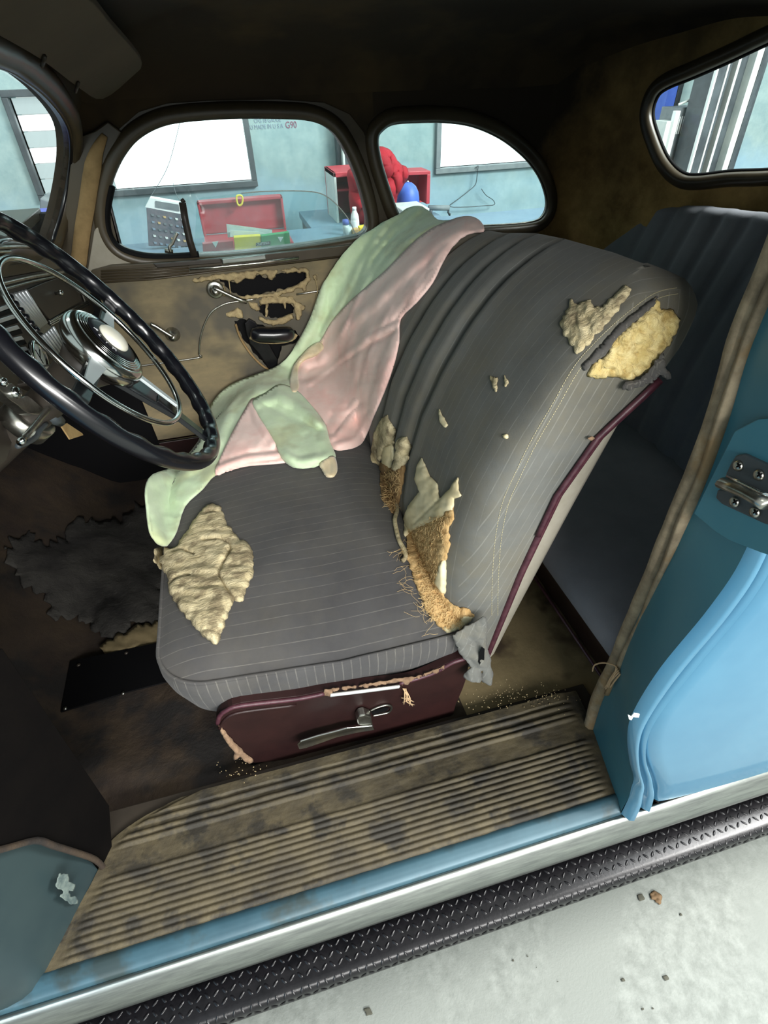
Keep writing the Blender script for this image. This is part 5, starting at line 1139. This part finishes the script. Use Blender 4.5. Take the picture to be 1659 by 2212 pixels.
grid('dash_top', rows, 'garnish', db)
tube('top_bead', [dpp(x, y, 0.006) for x, y in ((-60, 626), (8, 612), (70, 598), (125, 590), (165, 586))], 0.004, 'chrome_dull', db, 7, n=3)
tube('top_bead', [dpp(x, y, 0.006) for x, y in ((-60, 640), (10, 624), (70, 608), (125, 597))], 0.003, 'aluminium', db, 7, n=3)
for off, y in ((0, 546), (0.0, 536)): tube('cowl_bead', [FPt(x, y + (6 if x > 50 else 0)) + V((0.02, 0, 0)) for x in (-60, 0, 40, 90)], 0.003, 'chrome_dull', db, 6)
gd = dpl('glove_door', ((54, 628), (90, 612), (127, 599), (146, 607), (176, 650), (108, 690)), 0.006, 0.006, 'dark_brown', 0.002)
lathe('glove_knob', [(0.004, 0), (0.003, 0.006), (0.0065, 0.010), (0.006, 0.016), (0, 0.018)], dpp(119, 634, 0.006), (1, 0, 0), 'chrome', gd, 16)
dpl('glove_surround', ((107, 692), (191, 648), (196, 656), (112, 704)), 0.006, 0.004, 'aluminium')
for k in range(3): tube('surround_bead', [dpp(108 + k, 694 + k * 4, 0.008), dpp(190 + k, 650 + k * 4, 0.008)], 0.0016, 'chrome', db, 6)
dpl('surround_end', ((176, 628), (183, 632), (192, 650), (186, 655)), 0.006, 0.004, 'chrome_dull')
for k in range(6):
    t = k / 5; a = (18 + 36 * t, 640 - 13 * t); b = (84 + 15 * t, 707 - 10 * t); tube('grille_bar', [dpp(*a, 0.007), dpp(*b, 0.007)], 0.0042, 'bar_metal', db, 7)
    a = (88 + 26 * t, 728 - 22 * t); b = (122 + 12 * t, 772 - 30 * t); tube('grille_bar', [dpp(*a, 0.007), dpp(*b, 0.007)], 0.0038, 'bar_metal', db, 7)
dpl('grille_band', ((83, 712), (100, 697), (112, 706), (96, 722)), 0.008, 0.006, 'aluminium')
for k in range(6):
    t = k / 5; lathe('push_button', [(0.007, 0), (0.0075, 0.006), (0.005, 0.012), (0, 0.013)], dpp(14 + 58 * t, 644 + 70 * t, 0.004), (1, 0, 0), 'black_plastic', db, 14)
for k in range(5):
    y = 668 + k * 21; dpl('speaker_bar', ((-80, y + 26), (20 + k * 9, y - 12 + k * 2), (26 + k * 9, y - 4 + k * 2), (-80, y + 36)), 0.006, 0.006, 'bar_metal'); dpl('speaker_gap', ((-80, y + 37), (27 + k * 9, y - 3 + k * 2), (32 + k * 9, y + 6 + k * 2), (-80, y + 46)), 0.004, 0.004, 'black')
ck = lath = lathe('gauge', [(0.036, 0), (0.036, 0.006), (0.0325, 0.010), (0.030, 0.008), (0.029, 0.004), (0, 0.004)], dpp(80, 775, 0.012), (1, 0, 0), 'chrome', db, 36)
lathe('gauge_dial', [(0.028, 0.0), (0.028, 0.0012), (0, 0.0012)], dpp(80, 775, 0.012) + V((0.004, 0, 0)), (1, 0, 0), 'white', ck, 32)
gc = dpp(80, 775, 0.012) + V((0.0062, 0, 0))
for d in (V((0, 0.016, 0.012)), V((0, -0.006, 0.020)), V((0, 0.004, -0.012))): tube('gauge_hand', [gc, gc + d], 0.0008, 'black', ck, 5)
tube('trim_bead', [dpp(28, 760, 0.006), dpp(52, 775, 0.006), dpp(85, 812, 0.006)], 0.004, 'chrome', db, 7, n=3); tube('trim_bead', [dpp(38, 752, 0.006), dpp(66, 782, 0.006), dpp(90, 806, 0.006)], 0.003, 'chrome', db, 7, n=3)
DL = -0.33
def lpp(x, y, X=DL): return P(x, y, X=X)
prism('lower_shroud', [lpp(x, y) for x, y in cr([(85, 812), (96, 790), (118, 788), (128, 800), (150, 820), (175, 840), (196, 858), (190, 872), (160, 868), (120, 848), (84, 830)], 3, True)], (-0.03, 0, 0), 'dark_brown', db, 0.004)
tube('bell_rim', [lpp(x, y, DL + 0.004) for x, y in ((146, 863), (165, 870), (180, 872), (190, 865), (196, 856))], 0.003, 'chrome_dull', db, 6, n=3)
prism('switch_bezel', [lpp(x, y, -0.325) for x, y in cr([(86, 815), (95, 795), (112, 792), (116, 805), (100, 815), (112, 835), (104, 842), (88, 832)], 3, True)], (-0.01, 0, 0), 'cream', db, 0.003)
prism('control_bezel', [lpp(x, y, -0.30) for x, y in cr([(-20, 800), (0, 806), (14, 832), (26, 828), (42, 845), (46, 860), (60, 855), (88, 878), (98, 886), (88, 895), (60, 892), (40, 876), (20, 862), (0, 842), (-20, 832)], 3, True)], (-0.012, 0, 0), 'chrome_dull', db, 0.003)
lathe('control_knob', [(0.007, 0), (0.008, 0.003), (0.006, 0.007), (0, 0.008)], lpp(30, 849, -0.30), (0.9, -0.3, 0.2), 'chrome', db, 20)
lathe('control_knob', [(0.005, 0), (0.0055, 0.003), (0.004, 0.006), (0, 0.007)], lpp(4, 826, -0.29), (0.9, -0.3, 0.2), 'chrome', db, 16)
lv = thing('brake_lever', tuple(lpp(95, 888, -0.28)), 'slim chrome pull lever hanging under the dashboard beside the wheel rim', 'lever')
tube('lever_rod', [lpp(x, y, X) for x, y, X in ((102, 886, -0.29), (92, 898, -0.285), (70, 925, -0.275), (46, 953, -0.27))], 0.0065, 'chrome_dull', lv, 10, scale=[0.7, 0.62, 0.58, 0.55]); tube('lever_tip', [lpp(50, 948, -0.268), lpp(44, 956, -0.268)], 0.0044, 'chrome', lv, 10)
tube('clevis', [lpp(x, y, X) for x, y, X in ((108, 897, -0.30), (118, 905, -0.30), (128, 910, -0.31))], 0.009, 'steel_dark', lv, 8)
tube('bracket', [lpp(x, y, -0.30) for x, y in ((100, 915), (86, 930), (78, 944), (55, 958), (38, 964))], 0.0035, 'steel_dark', lv, 6, n=3)
br = thing('cast_bracket', tuple(lpp(30, 930, -0.36)), 'worn grey cast bracket under the dashboard at the left edge', 'bracket')
prism('casting', [lpp(x, y, -0.36) for x, y in cr([(0, 910), (18, 895), (40, 888), (62, 892), (78, 905), (70, 925), (48, 940), (28, 952), (20, 975), (8, 1000), (-30, 1010), (-30, 930)], 3, True)], (-0.03, 0, 0), 'dark_brown', br, 0.004)
prism('torn_card', [lpp(x, y, -0.35) for x, y in rough([(24, 920), (40, 910), (58, 896), (66, 894), (70, 902), (56, 914), (44, 924), (32, 928)], 1.5, 4)], (-0.004, 0, 0), 'string', br)
tg2 = thing('torn_kick_card', tuple(P(155, 935, X=-0.42)), 'tan torn card corner hanging below the steering wheel rim', 'card scrap')
prism('card', [P(x, y, X=-0.42) for x, y in ((133, 920), (145, 914), (178, 936), (180, 940), (152, 949))], (-0.003, 0, 0), 'wood_tan', tg2)
0 and box('pedal_shaft', (-0.60, 0.62, 0.62), (-0.58, 0.65, 0.95), 'black_steel', br)
# ---- floor litter
random.seed(21)
dl = thing('dry_leaf', tuple(P(1416, 1938, Z=0.0)), 'curled brown dry leaf on the concrete right of the running board', 'leaf')
g0 = lambda x, y: (P(x, y, Z=0.001), V((0, 0, 1)))
patch('blade', rough([(1404, 1932), (1412, 1926), (1424, 1932), (1429, 1944), (1424, 1955), (1414, 1946), (1406, 1944)], 2, 3, seed=2), g0, 'leaf_brown', dl, step=2.5, h=0.003, rim=5, amp=0.006, ns=0.1)
for x, y, w, lab in ((1384, 1938, 9, 'grey flake of grit just left of the curled brown leaf on the concrete'), (1438, 2112, 7, 'grey elongated chip of grit near the bottom right of the concrete, the largest there'), (795, 2185, 10, 'brown round stain of grit at the bottom edge below the running board'),
    (1470, 1975, 4, 'small dark fleck right of and below the curled leaf'), (1345, 2115, 5, 'small dark grit fleck left of the grey elongated chip'), (1388, 2180, 3, 'left one of a pair of tiny black specks at the bottom right'), (1410, 2178, 3, 'right one of a pair of tiny black specks at the bottom right'),
    (1108, 2075, 2.5, 'leftmost tiny black dot of a row on the concrete near the tread edge'), (1140, 2065, 2.5, 'tiny black dot second in the row near the tread edge'), (1205, 2120, 2, 'rightmost tiny black dot below the running board'), (1160, 2090, 2, 'faintest tiny dot in the row near the tread edge')):
    pch = patch('grit', rough([(x - w, y - w * .5), (x + w * .3, y - w * .8), (x + w, y + w * .5), (x - w * .2, y + w)], 1.5, 3, seed=x), g0, 'dirt', None, step=2, h=0.0012, rim=3, amp=0.001, solid=0.0008)
    props(pch, lab, 'grit', 'grit on the concrete')
vs = []; fs = []
for k in range(200):
    x, y = random.choice([(1110, 1490), (1160, 1505), (1200, 1510), (1075, 1500), (1050, 1520), (520, 1660)]); x += random.gauss(0, 28); y += random.gauss(0, 12); c = P(x, y, Z=0.428 if x > 900 else 0.43); r = random.uniform(0.0006, 0.0018); b = len(vs)
    for d in ((1, 0, 0), (-1, 0, 0), (0, 1, 0), (0, -1, 0), (0, 0, 1), (0, 0, -1)): vs.append(c + V(d) * r)
    fs += [(b + 4, b, b + 2), (b + 4, b + 2, b + 1), (b + 4, b + 1, b + 3), (b + 4, b + 3, b), (b + 5, b + 2, b), (b + 5, b + 1, b + 2), (b + 5, b + 3, b + 1), (b + 5, b, b + 3)]
cb = mesh('crumbs', vs, fs, 'fray', None, False); props(cb, 'scattered pale crumbs of stuffing along the seat foot and sill', 'crumbs', kind='stuff')
